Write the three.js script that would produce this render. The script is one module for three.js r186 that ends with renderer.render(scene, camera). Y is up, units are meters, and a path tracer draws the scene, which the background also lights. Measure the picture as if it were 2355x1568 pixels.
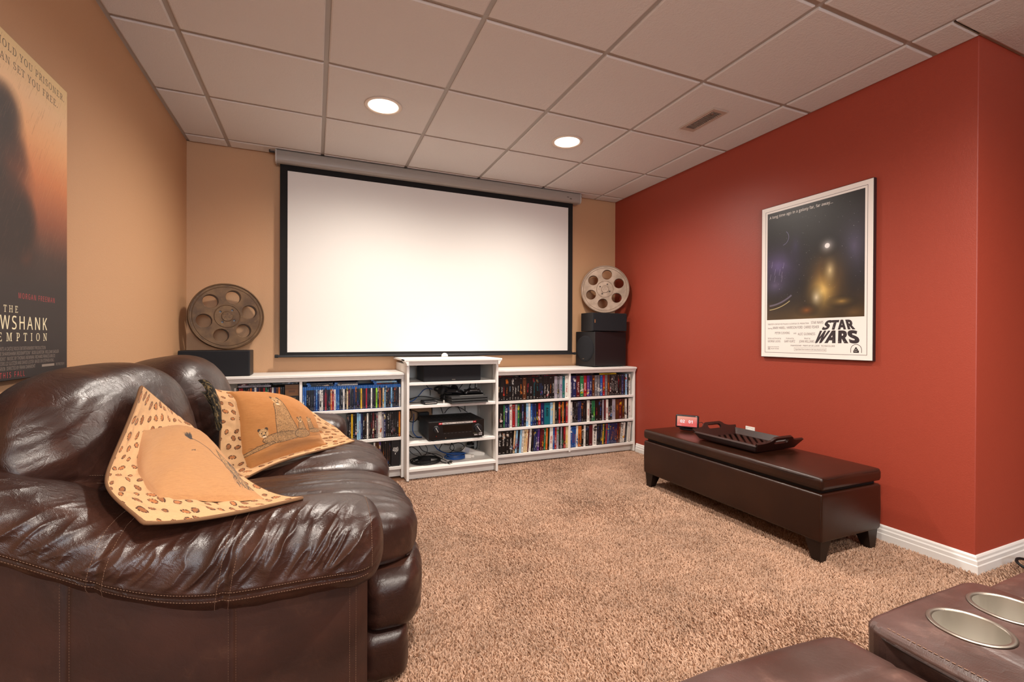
import * as THREE from 'three';
import { RoundedBoxGeometry } from 'three/addons/geometries/RoundedBoxGeometry.js';
import { mergeGeometries, toCreasedNormals } from 'three/addons/utils/BufferGeometryUtils.js';
import { ImprovedNoise } from 'three/addons/math/ImprovedNoise.js';
import { RectAreaLightUniformsLib } from 'three/addons/lights/RectAreaLightUniformsLib.js';

// ---------------------------------------------------------------- camera, exposure, lights
const scene = new THREE.Scene();
scene.background = new THREE.Color(0x05060a);
const camera = new THREE.PerspectiveCamera(72.87, 2355 / 1568, 0.02, 60);
camera.position.set(0.8195, 1.03, 3.826);
camera.rotation.order = 'YXZ';
camera.rotation.set(THREE.MathUtils.degToRad(-0.23), THREE.MathUtils.degToRad(-23.1), THREE.MathUtils.degToRad(0.25));
scene.add(camera);
const renderer = new THREE.WebGLRenderer({ antialias: true });
renderer.toneMapping = THREE.LinearToneMapping;
renderer.toneMappingExposure = 0.84;
renderer.shadowMap.enabled = true;
RectAreaLightUniformsLib.init();
const LAMP_COLOR = new THREE.Color(1.0, 0.91, 0.81);
const LAMP_CD = 21;             // strength of each recessed ceiling lamp
const LAMP_ANGLE = 1.47, LAMP_PENUMBRA = 0.9;
const WINDOW_COLOR = new THREE.Color(0.80, 0.90, 1.0);
const WINDOW_NITS = 17;
const ROOM_H = 2.393;
// the daylight that comes in through the window of the wall behind the camera
const WINDOWS = [[1.15, 1.5, 6.46, 1.5, 1.1]];
for (const [x, y, z, w, h] of WINDOWS) {
  const l = new THREE.RectAreaLight(WINDOW_COLOR, WINDOW_NITS, w, h);
  l.position.set(x, y, z - 0.05); l.lookAt(x, y - 0.15, 0); scene.add(l);
}

// ---------------------------------------------------------------- helpers
const used = {};
function numbered(n) { const k = used[n] = (used[n] || 0) + 1; return k === 1 ? n : n + '_' + String(k - 1).padStart(3, '0'); }
let seed = 12345;
function rnd() { seed |= 0; seed = seed + 0x6D2B79F5 | 0; let t = Math.imul(seed ^ seed >>> 15, 1 | seed); t = t + Math.imul(t ^ t >>> 7, 61 | t) ^ t; return ((t ^ t >>> 14) >>> 0) / 4294967296; }
const rr = (a, b) => a + (b - a) * rnd();
const PN = new ImprovedNoise();
const noise = (x, y, z) => PN.noise(x + 100, y + 100, z + 100);
const fbm = (x, y, z, o = 4) => { let s = 0, a = 0.5; for (let i = 0; i < o; i++) { s += a * noise(x, y, z); x *= 2.03; y *= 2.03; z *= 2.03; a *= 0.5; } return s; };
const clamp = (x, a = 0, b = 1) => Math.min(b, Math.max(a, x));
const smooth = (a, b, x) => { const t = clamp((x - a) / (b - a)); return t * t * (3 - 2 * t); };
const V = (x, y, z) => new THREE.Vector3(x, y, z);

function tag(o, label, category, group, kind) {
  if (label) o.userData.label = label;
  if (category) o.userData.category = category;
  if (group) o.userData.group = group;
  if (kind) o.userData.kind = kind;
  return o;
}
function thing(name, label, category, p = [0, 0, 0], group, turn = 0) {
  const g = new THREE.Group(); g.name = numbered(name); g.position.set(...p); g.rotation.y = turn;
  scene.add(g); return tag(g, label, category, group);
}
function part(name, geo, mat, parent, label) {
  const m = new THREE.Mesh(Array.isArray(geo) ? (geo.length > 1 ? merge(geo) : geo[0]) : geo, mat);
  m.name = numbered(name); m.castShadow = m.receiveShadow = true;
  (parent || scene).add(m); if (label) m.userData.label = label;
  return m;
}
function struct(name, geo, mat) { const m = part(name, geo, mat, scene); m.userData.kind = 'structure'; return m; }
function merge(list) {
  const flat = list.map((g) => { const h = g.index ? g.toNonIndexed() : g; for (const k of Object.keys(h.attributes)) if (!['position', 'normal', 'uv'].includes(k)) h.deleteAttribute(k); if (!h.attributes.uv) h.setAttribute('uv', new THREE.BufferAttribute(new Float32Array(h.attributes.position.count * 2), 2)); return h; });
  return mergeGeometries(flat);
}
// uv in metres from the position, by the side that each triangle faces
function boxUV(g, s = 1) {
  g = g.index ? g.toNonIndexed() : g;
  const p = g.attributes.position, uv = new Float32Array(p.count * 2);
  const a = V(), b = V(), c = V(), n = V();
  for (let i = 0; i < p.count; i += 3) {
    a.fromBufferAttribute(p, i); b.fromBufferAttribute(p, i + 1); c.fromBufferAttribute(p, i + 2);
    n.copy(b).sub(a).cross(c.clone().sub(a));
    const ax = Math.abs(n.x), ay = Math.abs(n.y), az = Math.abs(n.z);
    for (let k = 0; k < 3; k++) {
      const q = [a, b, c][k]; let u, v;
      if (ay >= ax && ay >= az) { u = q.x; v = q.z; } else if (ax >= az) { u = q.z; v = q.y; } else { u = q.x; v = q.y; }
      uv[(i + k) * 2] = u * s; uv[(i + k) * 2 + 1] = v * s;
    }
  }
  g.setAttribute('uv', new THREE.BufferAttribute(uv, 2)); return g;
}
const move = (g, x, y, z) => g.translate(x, y, z);
// a box between two corners with softened edges
function slab(x0, x1, y0, y1, z0, z1, r = 0.002) {
  const w = x1 - x0, h = y1 - y0, d = z1 - z0; r = Math.min(r, w / 2.2, h / 2.2, d / 2.2);
  const g = r > 0.0004 ? new RoundedBoxGeometry(w, h, d, 1, r) : new THREE.BoxGeometry(w, h, d);
  return boxUV(g.translate((x0 + x1) / 2, (y0 + y1) / 2, (z0 + z1) / 2));
}
const plain = (x0, x1, y0, y1, z0, z1) => boxUV(new THREE.BoxGeometry(x1 - x0, y1 - y0, z1 - z0).translate((x0 + x1) / 2, (y0 + y1) / 2, (z0 + z1) / 2));
function tube(pts, r, seg = 0, rad = 6, closed = false) {
  const c = new THREE.CatmullRomCurve3(pts.map((p) => (p.isVector3 ? p : V(...p))), closed, 'centripetal');
  return new THREE.TubeGeometry(c, seg || pts.length * 6, r, rad, closed);
}
// smooth normals over vertices that share a place, uv seams kept
function smoothNormals(g) {
  g.computeVertexNormals();
  const p = g.attributes.position, n = g.attributes.normal, m = new Map();
  for (let i = 0; i < p.count; i++) {
    const k = Math.round(p.getX(i) * 2e4) + ',' + Math.round(p.getY(i) * 2e4) + ',' + Math.round(p.getZ(i) * 2e4);
    let e = m.get(k); if (!e) m.set(k, e = [0, 0, 0, []]);
    e[0] += n.getX(i); e[1] += n.getY(i); e[2] += n.getZ(i); e[3].push(i);
  }
  for (const e of m.values()) { const l = Math.hypot(e[0], e[1], e[2]) || 1; for (const i of e[3]) n.setXYZ(i, e[0] / l, e[1] / l, e[2] / l); }
  return g;
}
// stuffed block: a rounded box of half sizes hx, hy, hz; k sets how square it is; deform(v, s) moves each point (s = place in the unit cube)
function puff(hx, hy, hz, k = 5, n = 28, deform) {
  const mx = Math.max(hx, hy, hz), seg = (h) => Math.max(6, Math.round(n * h / mx));
  const g = new THREE.BoxGeometry(2, 2, 2, seg(hx), seg(hy), seg(hz)), p = g.attributes.position, uv = g.attributes.uv, nn = g.attributes.normal, v = V(), s = V();
  for (let i = 0; i < p.count; i++) {
    s.fromBufferAttribute(p, i);
    const mxx = Math.max(Math.abs(s.x), Math.abs(s.y), Math.abs(s.z));
    const l = Math.pow(Math.abs(s.x) ** k + Math.abs(s.y) ** k + Math.abs(s.z) ** k, 1 / k);
    v.copy(s).multiplyScalar(mxx / l);
    s.copy(v); v.set(v.x * hx, v.y * hy, v.z * hz);
    const ax = Math.abs(nn.getX(i)), ay = Math.abs(nn.getY(i));
    if (ax > 0.5) uv.setXY(i, v.z, v.y); else if (ay > 0.5) uv.setXY(i, v.x, v.z); else uv.setXY(i, v.x, v.y);
    if (deform) deform(v, s);
    p.setXYZ(i, v.x, v.y, v.z);
  }
  return smoothNormals(g);
}
// block with edges of radius r and enough points to deform
function rblock(hx, hy, hz, r, n, deform) {
  const mx = Math.max(hx, hy, hz), seg = (h) => Math.max(8, 2 * Math.round(n * h / mx / 2)), g = new THREE.BoxGeometry(2, 2, 2, seg(hx), seg(hy), seg(hz)), p = g.attributes.position, uv = g.attributes.uv, nn = g.attributes.normal;
  const m = (s, h) => { const k = 0.8, a = Math.abs(s); return Math.sign(s) * (a < k ? a / k * (h - r) : h - r + (a - k) / (1 - k) * r); }, v = V(), c = V(), s = V();
  for (let i = 0; i < p.count; i++) {
    s.fromBufferAttribute(p, i); v.set(m(s.x, hx), m(s.y, hy), m(s.z, hz)); c.set(clamp(v.x, -(hx - r), hx - r), clamp(v.y, -(hy - r), hy - r), clamp(v.z, -(hz - r), hz - r));
    const d = v.clone().sub(c), l = d.length(); if (l > 1e-9) { const mm = Math.max(Math.abs(d.x), Math.abs(d.y), Math.abs(d.z)); v.copy(c).addScaledVector(d, mm / l); }
    const ax = Math.abs(nn.getX(i)), ay = Math.abs(nn.getY(i)); if (ax > 0.5) uv.setXY(i, v.z, v.y); else if (ay > 0.5) uv.setXY(i, v.x, v.z); else uv.setXY(i, v.x, v.y);
    s.set(v.x / hx, v.y / hy, v.z / hz); if (deform) deform(v, s); p.setXYZ(i, v.x, v.y, v.z);
  }
  return smoothNormals(g);
}
// grid surface from f(u, v) -> Vector3
function sheet(f, nu, nv, uvf) {
  const P = [], U = [], I = [];
  for (let j = 0; j <= nv; j++) for (let i = 0; i <= nu; i++) { const q = f(i / nu, j / nv); P.push(q.x, q.y, q.z); const w = uvf ? uvf(i / nu, j / nv) : [i / nu, j / nv]; U.push(w[0], w[1]); }
  for (let j = 0; j < nv; j++) for (let i = 0; i < nu; i++) { const a = j * (nu + 1) + i, b = a + 1, c = a + nu + 1, d = c + 1; I.push(a, b, d, a, d, c); }
  const g = new THREE.BufferGeometry();
  g.setAttribute('position', new THREE.Float32BufferAttribute(P, 3)); g.setAttribute('uv', new THREE.Float32BufferAttribute(U, 2)); g.setIndex(I);
  return smoothNormals(g);
}
// stitches along a row of surface points
function stitches(path, r = 0.0007, len = 0.005, gap = 0.003, k = 0.75) {
  r *= k; len *= k; gap *= k; const out = []; const c = new THREE.CatmullRomCurve3(path, false, 'centripetal'); const L = c.getLength(), n = Math.max(1, Math.floor(L / (len + gap)));
  for (let i = 0; i < n; i++) {
    const a = c.getPointAt(clamp((i * (len + gap)) / L)), b = c.getPointAt(clamp((i * (len + gap) + len) / L));
    const d = b.clone().sub(a), l = d.length(); if (l < 1e-5) continue;
    const g = new THREE.CylinderGeometry(r, r, l, 4, 1); g.applyQuaternion(new THREE.Quaternion().setFromUnitVectors(V(0, 1, 0), d.normalize()));
    out.push(g.translate((a.x + b.x) / 2, (a.y + b.y) / 2, (a.z + b.z) / 2));
  }
  return merge(out);
}
// profile swept along a straight line: shape points are [across, up], extruded by length along local z
function profile(pts, length) { const s = new THREE.Shape(pts.map((p) => new THREE.Vector2(p[0], p[1]))); return new THREE.ExtrudeGeometry(s, { depth: length, bevelEnabled: false, steps: 1 }); }

// ---------------------------------------------------------------- textures
function dataTex(n, f, srgb, rep = 1) {
  const d = new Uint8Array(n * n * 4);
  for (let y = 0; y < n; y++) for (let x = 0; x < n; x++) { const c = f(x / n, y / n), i = (y * n + x) * 4; d[i] = clamp(c[0]) * 255; d[i + 1] = clamp(c[1]) * 255; d[i + 2] = clamp(c[2]) * 255; d[i + 3] = 255; }
  const t = new THREE.DataTexture(d, n, n, THREE.RGBAFormat); t.magFilter = THREE.LinearFilter; t.minFilter = THREE.LinearMipmapLinearFilter; t.generateMipmaps = true;
  t.wrapS = t.wrapT = THREE.RepeatWrapping; t.repeat.set(rep, rep); if (srgb) t.colorSpace = THREE.SRGBColorSpace; t.needsUpdate = true; return t;
}
// noise that repeats with period 1 in u and v
const lat = new Float32Array(65536); for (let i = 0; i < 65536; i++) lat[i] = rnd();
const L2 = (x, y, p, s) => lat[(((x % p + p) % p) * 157 + ((y % p + p) % p) * 71 * 13 + s * 7919) & 65535];
function tn(u, v, p, s = 0) { const x = u * p, y = v * p, i = Math.floor(x), j = Math.floor(y), a = x - i, b = y - j, q = a * a * (3 - 2 * a), w = b * b * (3 - 2 * b); const A = L2(i, j, p, s), B = L2(i + 1, j, p, s), C = L2(i, j + 1, p, s), D = L2(i + 1, j + 1, p, s); return (A + (B - A) * q) * (1 - w) + (C + (D - C) * q) * w; }
function tf(u, v, p, o = 4, s = 0) { let r = 0, a = 0.5, t = 0; for (let i = 0; i < o; i++) { r += a * tn(u, v, p, s + i); t += a; p *= 2; a *= 0.55; } return r / t; }
function cell(u, v, p, s = 0) { const x = u * p, y = v * p, i = Math.floor(x), j = Math.floor(y); let d1 = 9, d2 = 9; for (let a = -1; a <= 1; a++) for (let b = -1; b <= 1; b++) { const q = i + a + L2(i + a, j + b, p, s), w = j + b + L2(i + a, j + b, p, s + 3), d = Math.hypot(q - x, w - y); if (d < d1) { d2 = d1; d1 = d; } else if (d < d2) d2 = d; } return [d1, d2]; }
const hex = (h) => { const c = parseInt(h.slice(1), 16); return [(c >> 16) / 255, ((c >> 8) & 255) / 255, (c & 255) / 255]; };
const mixc = (a, b, t) => [a[0] + (b[0] - a[0]) * t, a[1] + (b[1] - a[1]) * t, a[2] + (b[2] - a[2]) * t];
function canvasTex(w, h, draw, wrap) {
  const c = document.createElement('canvas'); c.width = w; c.height = h; const x = c.getContext('2d'); draw(x, w, h);
  const t = new THREE.CanvasTexture(c); t.colorSpace = THREE.SRGBColorSpace; t.anisotropy = 8; if (wrap) t.wrapS = t.wrapT = THREE.RepeatWrapping; return t;
}
const std = (o) => new THREE.MeshStandardMaterial(o);
const phys = (o) => new THREE.MeshPhysicalMaterial(o);
const grainBump = dataTex(512, (u, v) => { const c = cell(u, v, 42); const g = clamp((c[1] - c[0]) * 1.6); return [g * 0.7 + 0.3 * tf(u, v, 32, 3), 0, 0]; }, false, 9);
const leatherBump = dataTex(1024, (u, v) => {
  const c = cell(u, v, 150, 4), g = clamp((c[1] - c[0]) * 1.5), w1 = tf(u, v, 5, 3, 60), w2 = tf(u, v, 6, 3, 66);
  const r1 = 1 - Math.abs(tf(u + 0.12 * w1, v + 0.12 * w2, 14, 4, 70) - 0.5) * 5, r2 = 1 - Math.abs(tf(u + 0.2 * w2, v, 8, 4, 75) - 0.5) * 6;
  return [0.12 * g + 0.5 - 0.30 * clamp(r1) ** 2 - 0.22 * clamp(r2) ** 3 * w1 + 0.16 * w2, 0, 0];
}, false, 2.6);
function leatherMap(dark, mid, worn, rep, seedNo) {
  const D = hex(dark), M = hex(mid), W = hex(worn);
  return dataTex(1024, (u, v) => {
    const a = tf(u, v, 5, 5, seedNo), b = tf(u, v, 11, 4, seedNo + 20);
    const st = Math.pow(clamp(1 - Math.abs(tf(u + 0.3 * v, v, 24, 4, seedNo + 40) - 0.5) * 9), 3) * clamp((b - 0.5) * 5);
    let c = mixc(D, M, clamp((a - 0.32) * 2.6)); c = mixc(c, W, clamp((b - 0.56) * 2.4) * 0.5 + st * 0.22);
    return c;
  }, true, rep);
}
const roughLeather = dataTex(512, (u, v) => { const a = tf(u, v, 6, 4, 77); return [1, 0.72 + 0.5 * (a - 0.5), 0]; }, false, 2);
const paintBump = dataTex(512, (u, v) => [tf(u, v, 90, 3, 5), 0, 0], false, 4);
const ceilBump = dataTex(1024, (u, v) => [0.6 * tf(u, v, 110, 3, 9) + 0.4 * tf(u * 1, v * 1, 40, 2, 13), 0, 0], false, 2);
const clothBump = dataTex(256, (u, v) => [0.5 + 0.25 * Math.sin(u * 6.2832 * 64) + 0.25 * Math.sin(v * 6.2832 * 64), 0, 0], false, 6);
const brushed = dataTex(512, (u, v) => { const a = tn(u * 0.0 + 0.5, v, 256, 3) * 0.6 + tn(u, v, 128, 8) * 0.4; return [1, 0.55 + 0.4 * a, 1]; }, false, 4);

const M = {
  tan: std({ color: 0xc39770, roughness: 0.62, bumpMap: paintBump, bumpScale: 0.0005 }),
  red: std({ color: 0x9a3d2b, roughness: 0.48, bumpMap: paintBump, bumpScale: 0.0005 }),
  ceilTile: std({ color: 0xd6d1cd, roughness: 0.9, bumpMap: ceilBump, bumpScale: 0.0016 }),
  grid: std({ color: 0xa79e96, roughness: 0.5, metalness: 0.0 }),
  trimWhite: std({ color: 0xe9e6e2, roughness: 0.35 }),
  shelf: std({ color: 0xe8e4df, roughness: 0.42, bumpMap: paintBump, bumpScale: 0.0002 }),
  shelfBack: std({ color: 0xd8d4ce, roughness: 0.5 }),
  sofa: phys({ map: leatherMap('#2a1712', '#382018', '#4f3126', 1.5, 1), roughness: 0.47, roughnessMap: roughLeather, bumpMap: leatherBump, bumpScale: 0.0011, specularIntensity: 1.0 }),
  sofaPanel: phys({ map: leatherMap('#321b12', '#43251a', '#60402f', 1.3, 2), roughness: 0.62, bumpMap: leatherBump, bumpScale: 0.0006 }),
  seat2: phys({ map: leatherMap('#35231e', '#493430', '#6c5249', 1.6, 3), roughness: 0.58, roughnessMap: roughLeather, bumpMap: leatherBump, bumpScale: 0.0005 }),
  thread: std({ color: 0x7a5c49, roughness: 0.8 }),
  bench: phys({ map: leatherMap('#27120a', '#2e170d', '#341b10', 1.2, 4), roughness: 0.27, bumpMap: grainBump, bumpScale: 0.00025 }),
  darkWood: std({ color: 0x1d110c, roughness: 0.4 }),
  trayWood: phys({ map: dataTex(512, (u, v) => { const g = tf(u * 1, v, 4, 4, 31) * 0.5 + 0.5 * tn(u, v, 90, 50); return mixc(hex('#1e0a05'), hex('#38150c'), g); }, true, 2), roughness: 0.42, clearcoat: 0.12, clearcoatRoughness: 0.3 }),
  blackPlastic: std({ color: 0x16161a, roughness: 0.38 }),
  blackMatte: std({ color: 0x121214, roughness: 0.75 }),
  blackCloth: std({ color: 0x15151a, roughness: 0.95, bumpMap: clothBump, bumpScale: 0.0006 }),
  blackWood: std({ color: 0x121013, roughness: 0.5, bumpMap: paintBump, bumpScale: 0.0004 }),
  rubber: std({ color: 0x0d0d0e, roughness: 0.6 }),
  blueCable: std({ color: 0x1d4f96, roughness: 0.45 }),
  greyPlastic: std({ color: 0xb9b5b0, roughness: 0.5 }),
  whitePlastic: std({ color: 0xe3dfd9, roughness: 0.4 }),
  chrome: std({ color: 0xc9c6c0, roughness: 0.25, metalness: 1 }),
  steel: std({ color: 0xb8b4ad, roughness: 0.42, roughnessMap: brushed, metalness: 1 }),
  screenWhite: std({ color: 0xe0ddd8, roughness: 0.95 }),
  screenBlack: std({ color: 0x0e0c0c, roughness: 0.9 }),
  casing: std({ color: 0x9c948c, roughness: 0.4 }),
};

// ================================================================ the room
const WX = (z) => 3.562 - 0.0095 * z;         // the red wall leans a hair away from square
const OUT_Z = 2.745, OUT_X = WX(OUT_Z), FAR_X = 6.6, FAR_Z = 6.5;
struct('wall_left', plain(-0.12, 0, 0, 2.6, -0.12, FAR_Z + 0.12), M.tan);
struct('wall_back', plain(0, 3.6, 0, 2.6, -0.12, 0), M.tan);
{ // the red wall with its rounded outer corner
  const s = new THREE.Shape(); const r = 0.012;
  s.moveTo(WX(0), 0.0); s.lineTo(OUT_X, -(OUT_Z - r)); s.quadraticCurveTo(OUT_X, -OUT_Z, OUT_X + r, -OUT_Z); s.lineTo(FAR_X, -OUT_Z); s.lineTo(FAR_X, -OUT_Z + 0.14); s.lineTo(WX(0) + 0.14, -OUT_Z + 0.14); s.lineTo(WX(0) + 0.14, 0.0); s.closePath();
  const g = new THREE.ExtrudeGeometry(s, { depth: 2.6, bevelEnabled: false, curveSegments: 10 }); g.rotateX(-Math.PI / 2);
  struct('wall_right', boxUV(toCreasedNormals(g, 0.6)), M.red);
}
struct('wall_side', plain(FAR_X, FAR_X + 0.12, 0, 2.6, OUT_Z - 0.2, FAR_Z + 0.12), M.tan);
{ // the wall behind the camera, open at its two windows
  const s = new THREE.Shape(); s.moveTo(-0.12, 0); s.lineTo(FAR_X + 0.12, 0); s.lineTo(FAR_X + 0.12, 2.6); s.lineTo(-0.12, 2.6); s.closePath();
  for (const [x, y, , w, h] of WINDOWS) { const p = new THREE.Path(); p.moveTo(x - w / 2, y - h / 2); p.lineTo(x - w / 2, y + h / 2); p.lineTo(x + w / 2, y + h / 2); p.lineTo(x + w / 2, y - h / 2); p.closePath(); s.holes.push(p); }
  struct('wall_front', boxUV(new THREE.ExtrudeGeometry(s, { depth: 0.12, bevelEnabled: false }).translate(0, 0, FAR_Z)), M.tan);
}
WINDOWS.forEach(([x, y, , w, h], i) => {
  const g = new THREE.Group(); g.name = 'window_' + (i + 1); g.userData.kind = 'structure'; scene.add(g);
  const pane = new THREE.MeshStandardMaterial({ color: 0xffffff, emissive: WINDOW_COLOR, emissiveIntensity: 1.6, roughness: 0.3 });
  part('pane', plain(x - w / 2, x + w / 2, y - h / 2, y + h / 2, FAR_Z + 0.06, FAR_Z + 0.07), pane, g);
  for (const q of [[x - w / 2 - 0.06, x + w / 2 + 0.06, y + h / 2, y + h / 2 + 0.07], [x - w / 2 - 0.06, x + w / 2 + 0.06, y - h / 2 - 0.07, y - h / 2], [x - w / 2 - 0.06, x - w / 2, y - h / 2, y + h / 2], [x + w / 2, x + w / 2 + 0.06, y - h / 2, y + h / 2], [x - 0.02, x + 0.02, y - h / 2, y + h / 2]])
    part('window_frame', slab(q[0], q[1], q[2], q[3], FAR_Z - 0.02, FAR_Z + 0.02), M.trimWhite, g);
});

// ---------------------------------------------------------------- dropped ceiling: a metal grid holding tiles that hang just below it
{
  const ceil = new THREE.Group(); ceil.name = 'ceiling'; ceil.userData.kind = 'structure'; scene.add(ceil);
  part('ceiling_slab', plain(-0.12, FAR_X + 0.12, ROOM_H + 0.03, ROOM_H + 0.2, -0.12, FAR_Z + 0.12), M.ceilTile, ceil);
  const T = 0.6096, X0 = -0.352, Z0 = 0.150, B = 0.0115;
  const inside = (x, z) => z > OUT_Z - 0.02 || x < WX(0) + 0.02;
  const xs = [0]; for (let k = 1; X0 + k * T < FAR_X; k++) xs.push(X0 + k * T); xs.push(FAR_X);
  const zs = [0]; for (let k = 0; Z0 + k * T < FAR_Z; k++) zs.push(Z0 + k * T); zs.push(FAR_Z);
  const tileGeo = {};
  const tile = (x0, x1, z0, z1) => {
    const w = x1 - x0, d = z1 - z0; if (w < 0.03 || d < 0.03) return;
    const key = w.toFixed(3) + '|' + d.toFixed(3);
    if (!tileGeo[key]) {
      const e = 0.006, y = -0.009; // stepped edge: the face is proud of the grid, with a small sloped arris
      const a = w / 2, b = d / 2, P = [];
      const q = (p1, p2, p3, p4) => P.push(...p1, ...p2, ...p3, ...p1, ...p3, ...p4);
      q([-a + e, y, -b + e], [a - e, y, -b + e], [a - e, y, b - e], [-a + e, y, b - e]);
      const o = [[-a, 0.004, -b], [a, 0.004, -b], [a, 0.004, b], [-a, 0.004, b]], m = [[-a, y + 0.003, -b], [a, y + 0.003, -b], [a, y + 0.003, b], [-a, y + 0.003, b]], f = [[-a + e, y, -b + e], [a - e, y, -b + e], [a - e, y, b - e], [-a + e, y, b - e]];
      for (let i = 0; i < 4; i++) { const j = (i + 1) % 4; q(o[i], o[j], m[j], m[i]); q(m[i], m[j], f[j], f[i]); }
      q(o[0], o[3], o[2], o[1]);
      const g = new THREE.BufferGeometry(); g.setAttribute('position', new THREE.Float32BufferAttribute(P, 3)); g.computeVertexNormals();
      tileGeo[key] = boxUV(g);
    }
    const m = part('ceiling_tile', tileGeo[key], M.ceilTile, ceil); m.position.set((x0 + x1) / 2, ROOM_H, (z0 + z1) / 2);
    m.rotation.y = 0;
  };
  for (let i = 0; i + 1 < xs.length; i++) for (let j = 0; j + 1 < zs.length; j++) {
    let x0 = xs[i] + (i ? B : 0.02), x1 = xs[i + 1] - B, z0 = zs[j] + (j ? B : 0.02), z1 = zs[j + 1] - B;
    const cx = (x0 + x1) / 2, cz = (z0 + z1) / 2;
    if (z1 < OUT_Z) { if (x0 > 3.5) continue; if (x1 > WX(cz)) x1 = WX(cz) - 0.012; tile(x0, x1, z0, z1); }
    else if (z0 < OUT_Z) { // the row that the outer corner stands in
      if (x1 < 3.5) tile(x0, x1, z0, z1);
      else if (x0 < 3.5) { tile(x0, OUT_X - 0.012, z0, OUT_Z); tile(x0, x1, OUT_Z + 0.012, z1); }
      else tile(x0, x1, OUT_Z + 0.012, z1);
    } else tile(x0, x1, z0, z1);
  }
  const yb = ROOM_H - 0.0005, yt = ROOM_H + 0.02;
  for (let i = 1; i + 1 < xs.length; i++) { const z0 = xs[i] > 3.5 ? OUT_Z : 0; part('grid_bar', plain(xs[i] - 0.0118, xs[i] + 0.0118, yb, yt, z0, FAR_Z), M.grid, ceil); }
  for (let j = 1; j + 1 < zs.length; j++) part('grid_bar', plain(0, zs[j] < OUT_Z ? WX(zs[j]) : FAR_X, yb - 0.0003, yt, zs[j] - 0.0115, zs[j] + 0.0115), M.grid, ceil);
  part('wall_angle', plain(0, 0.022, yb - 0.001, yt, 0, FAR_Z), M.grid, ceil);
  part('wall_angle', plain(0, 3.56, yb - 0.001, yt, 0, 0.02), M.grid, ceil);
  { const g = plain(-0.012, 0.001, yb - 0.001, yt, -OUT_Z / 2, OUT_Z / 2); g.rotateY(-0.0095); g.translate(WX(OUT_Z / 2), 0, OUT_Z / 2); part('wall_angle', g, M.grid, ceil); }
  part('wall_angle', plain(OUT_X - 0.012, FAR_X, yb - 0.001, yt, OUT_Z, OUT_Z + 0.022), M.grid, ceil);
}

// ---------------------------------------------------------------- recessed lamps in the tiles
const glow = new THREE.MeshStandardMaterial({ color: 0xfff4e6, emissive: new THREE.Color(1.0, 0.86, 0.7), emissiveIntensity: 3.2, roughness: 0.6 });
const trimRing = std({ color: 0xd9c9ba, roughness: 0.4 });
function downlight(x, z, label, power) {
  const t = thing('recessed_lamp', label, 'ceiling lamp', [x, ROOM_H - 0.009, z]);
  part('trim_ring', new THREE.LatheGeometry([[0.088, 0.004], [0.1, 0.003], [0.106, -0.001], [0.106, -0.004], [0.1, -0.007], [0.09, -0.006], [0.084, -0.002], [0.088, 0.004]].map((p) => new THREE.Vector2(...p)), 48), trimRing, t);
  part('lens', new THREE.LatheGeometry([[0.0001, -0.014], [0.03, -0.013], [0.06, -0.01], [0.08, -0.005], [0.088, -0.001], [0.088, 0.003], [0.0001, 0.003]].map((p) => new THREE.Vector2(...p)), 40), glow, t);
  const l = new THREE.SpotLight(LAMP_COLOR, LAMP_CD * power, 0, LAMP_ANGLE, LAMP_PENUMBRA, 2);
  l.position.set(x, ROOM_H - 0.035, z); l.target.position.set(x, 0, z); l.castShadow = true; l.shadow.radius = 4; scene.add(l, l.target);
}
downlight(1.182, 1.052, 'glowing round recessed lamp in the ceiling tile above the white screen, the nearer one', 0.8);
downlight(2.405, 1.055, 'glowing round recessed lamp in the ceiling tile nearer the red wall and the vent', 0.8);
for (const [x, z, w, p] of [[1.182, 3.49, 'above the sectional seat', 1.15], [2.405, 3.49, 'above the cup holder console', 1.15], [1.182, 5.32, 'by the window wall, left end', 0.9], [2.405, 5.32, 'by the window wall, middle', 0.7]])
  downlight(x, z, `round recessed ceiling lamp out of the camera's view, ${w}`, p);

// ---------------------------------------------------------------- ceiling vent
{
  const t = thing('ceiling_vent', 'narrow slotted air vent set in a ceiling tile near the red wall', 'vent', [3.012, ROOM_H - 0.0095, 1.665]);
  const fw = 0.056, fl = 0.138, w = 0.036, l = 0.113, s = new THREE.Shape([[-fw, -fl], [fw, -fl], [fw, fl], [-fw, fl]].map((p) => new THREE.Vector2(...p)));
  s.holes.push(new THREE.Path([[-w, -l], [-w, l], [w, l], [w, -l]].map((p) => new THREE.Vector2(...p))));
  part('vent_frame', boxUV(new THREE.ExtrudeGeometry(s, { depth: 0.004, bevelEnabled: true, bevelSize: 0.003, bevelThickness: 0.003, bevelSegments: 1 }).rotateX(Math.PI / 2)), std({ color: 0xb4a396, roughness: 0.5 }), t);
  part('vent_throat', plain(-w, w, -0.001, 0.0005, -l, l), M.blackMatte, t);
  const vg = plain(-w, w, -0.0032, 0.0032, -0.0014, 0.0014); vg.rotateX(-0.35);
  for (let i = 0; i < 17; i++) { const m = part('slat', vg, std({ color: 0xa79a8e, roughness: 0.5 }), t); m.position.set(0, -0.0045, -l + 0.008 + i * (2 * l - 0.016) / 16); }
  part('damper_lever', slab(-w + 0.004, -w + 0.018, -0.014, -0.006, l - 0.016, l - 0.01), M.chrome, t);
}

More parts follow.
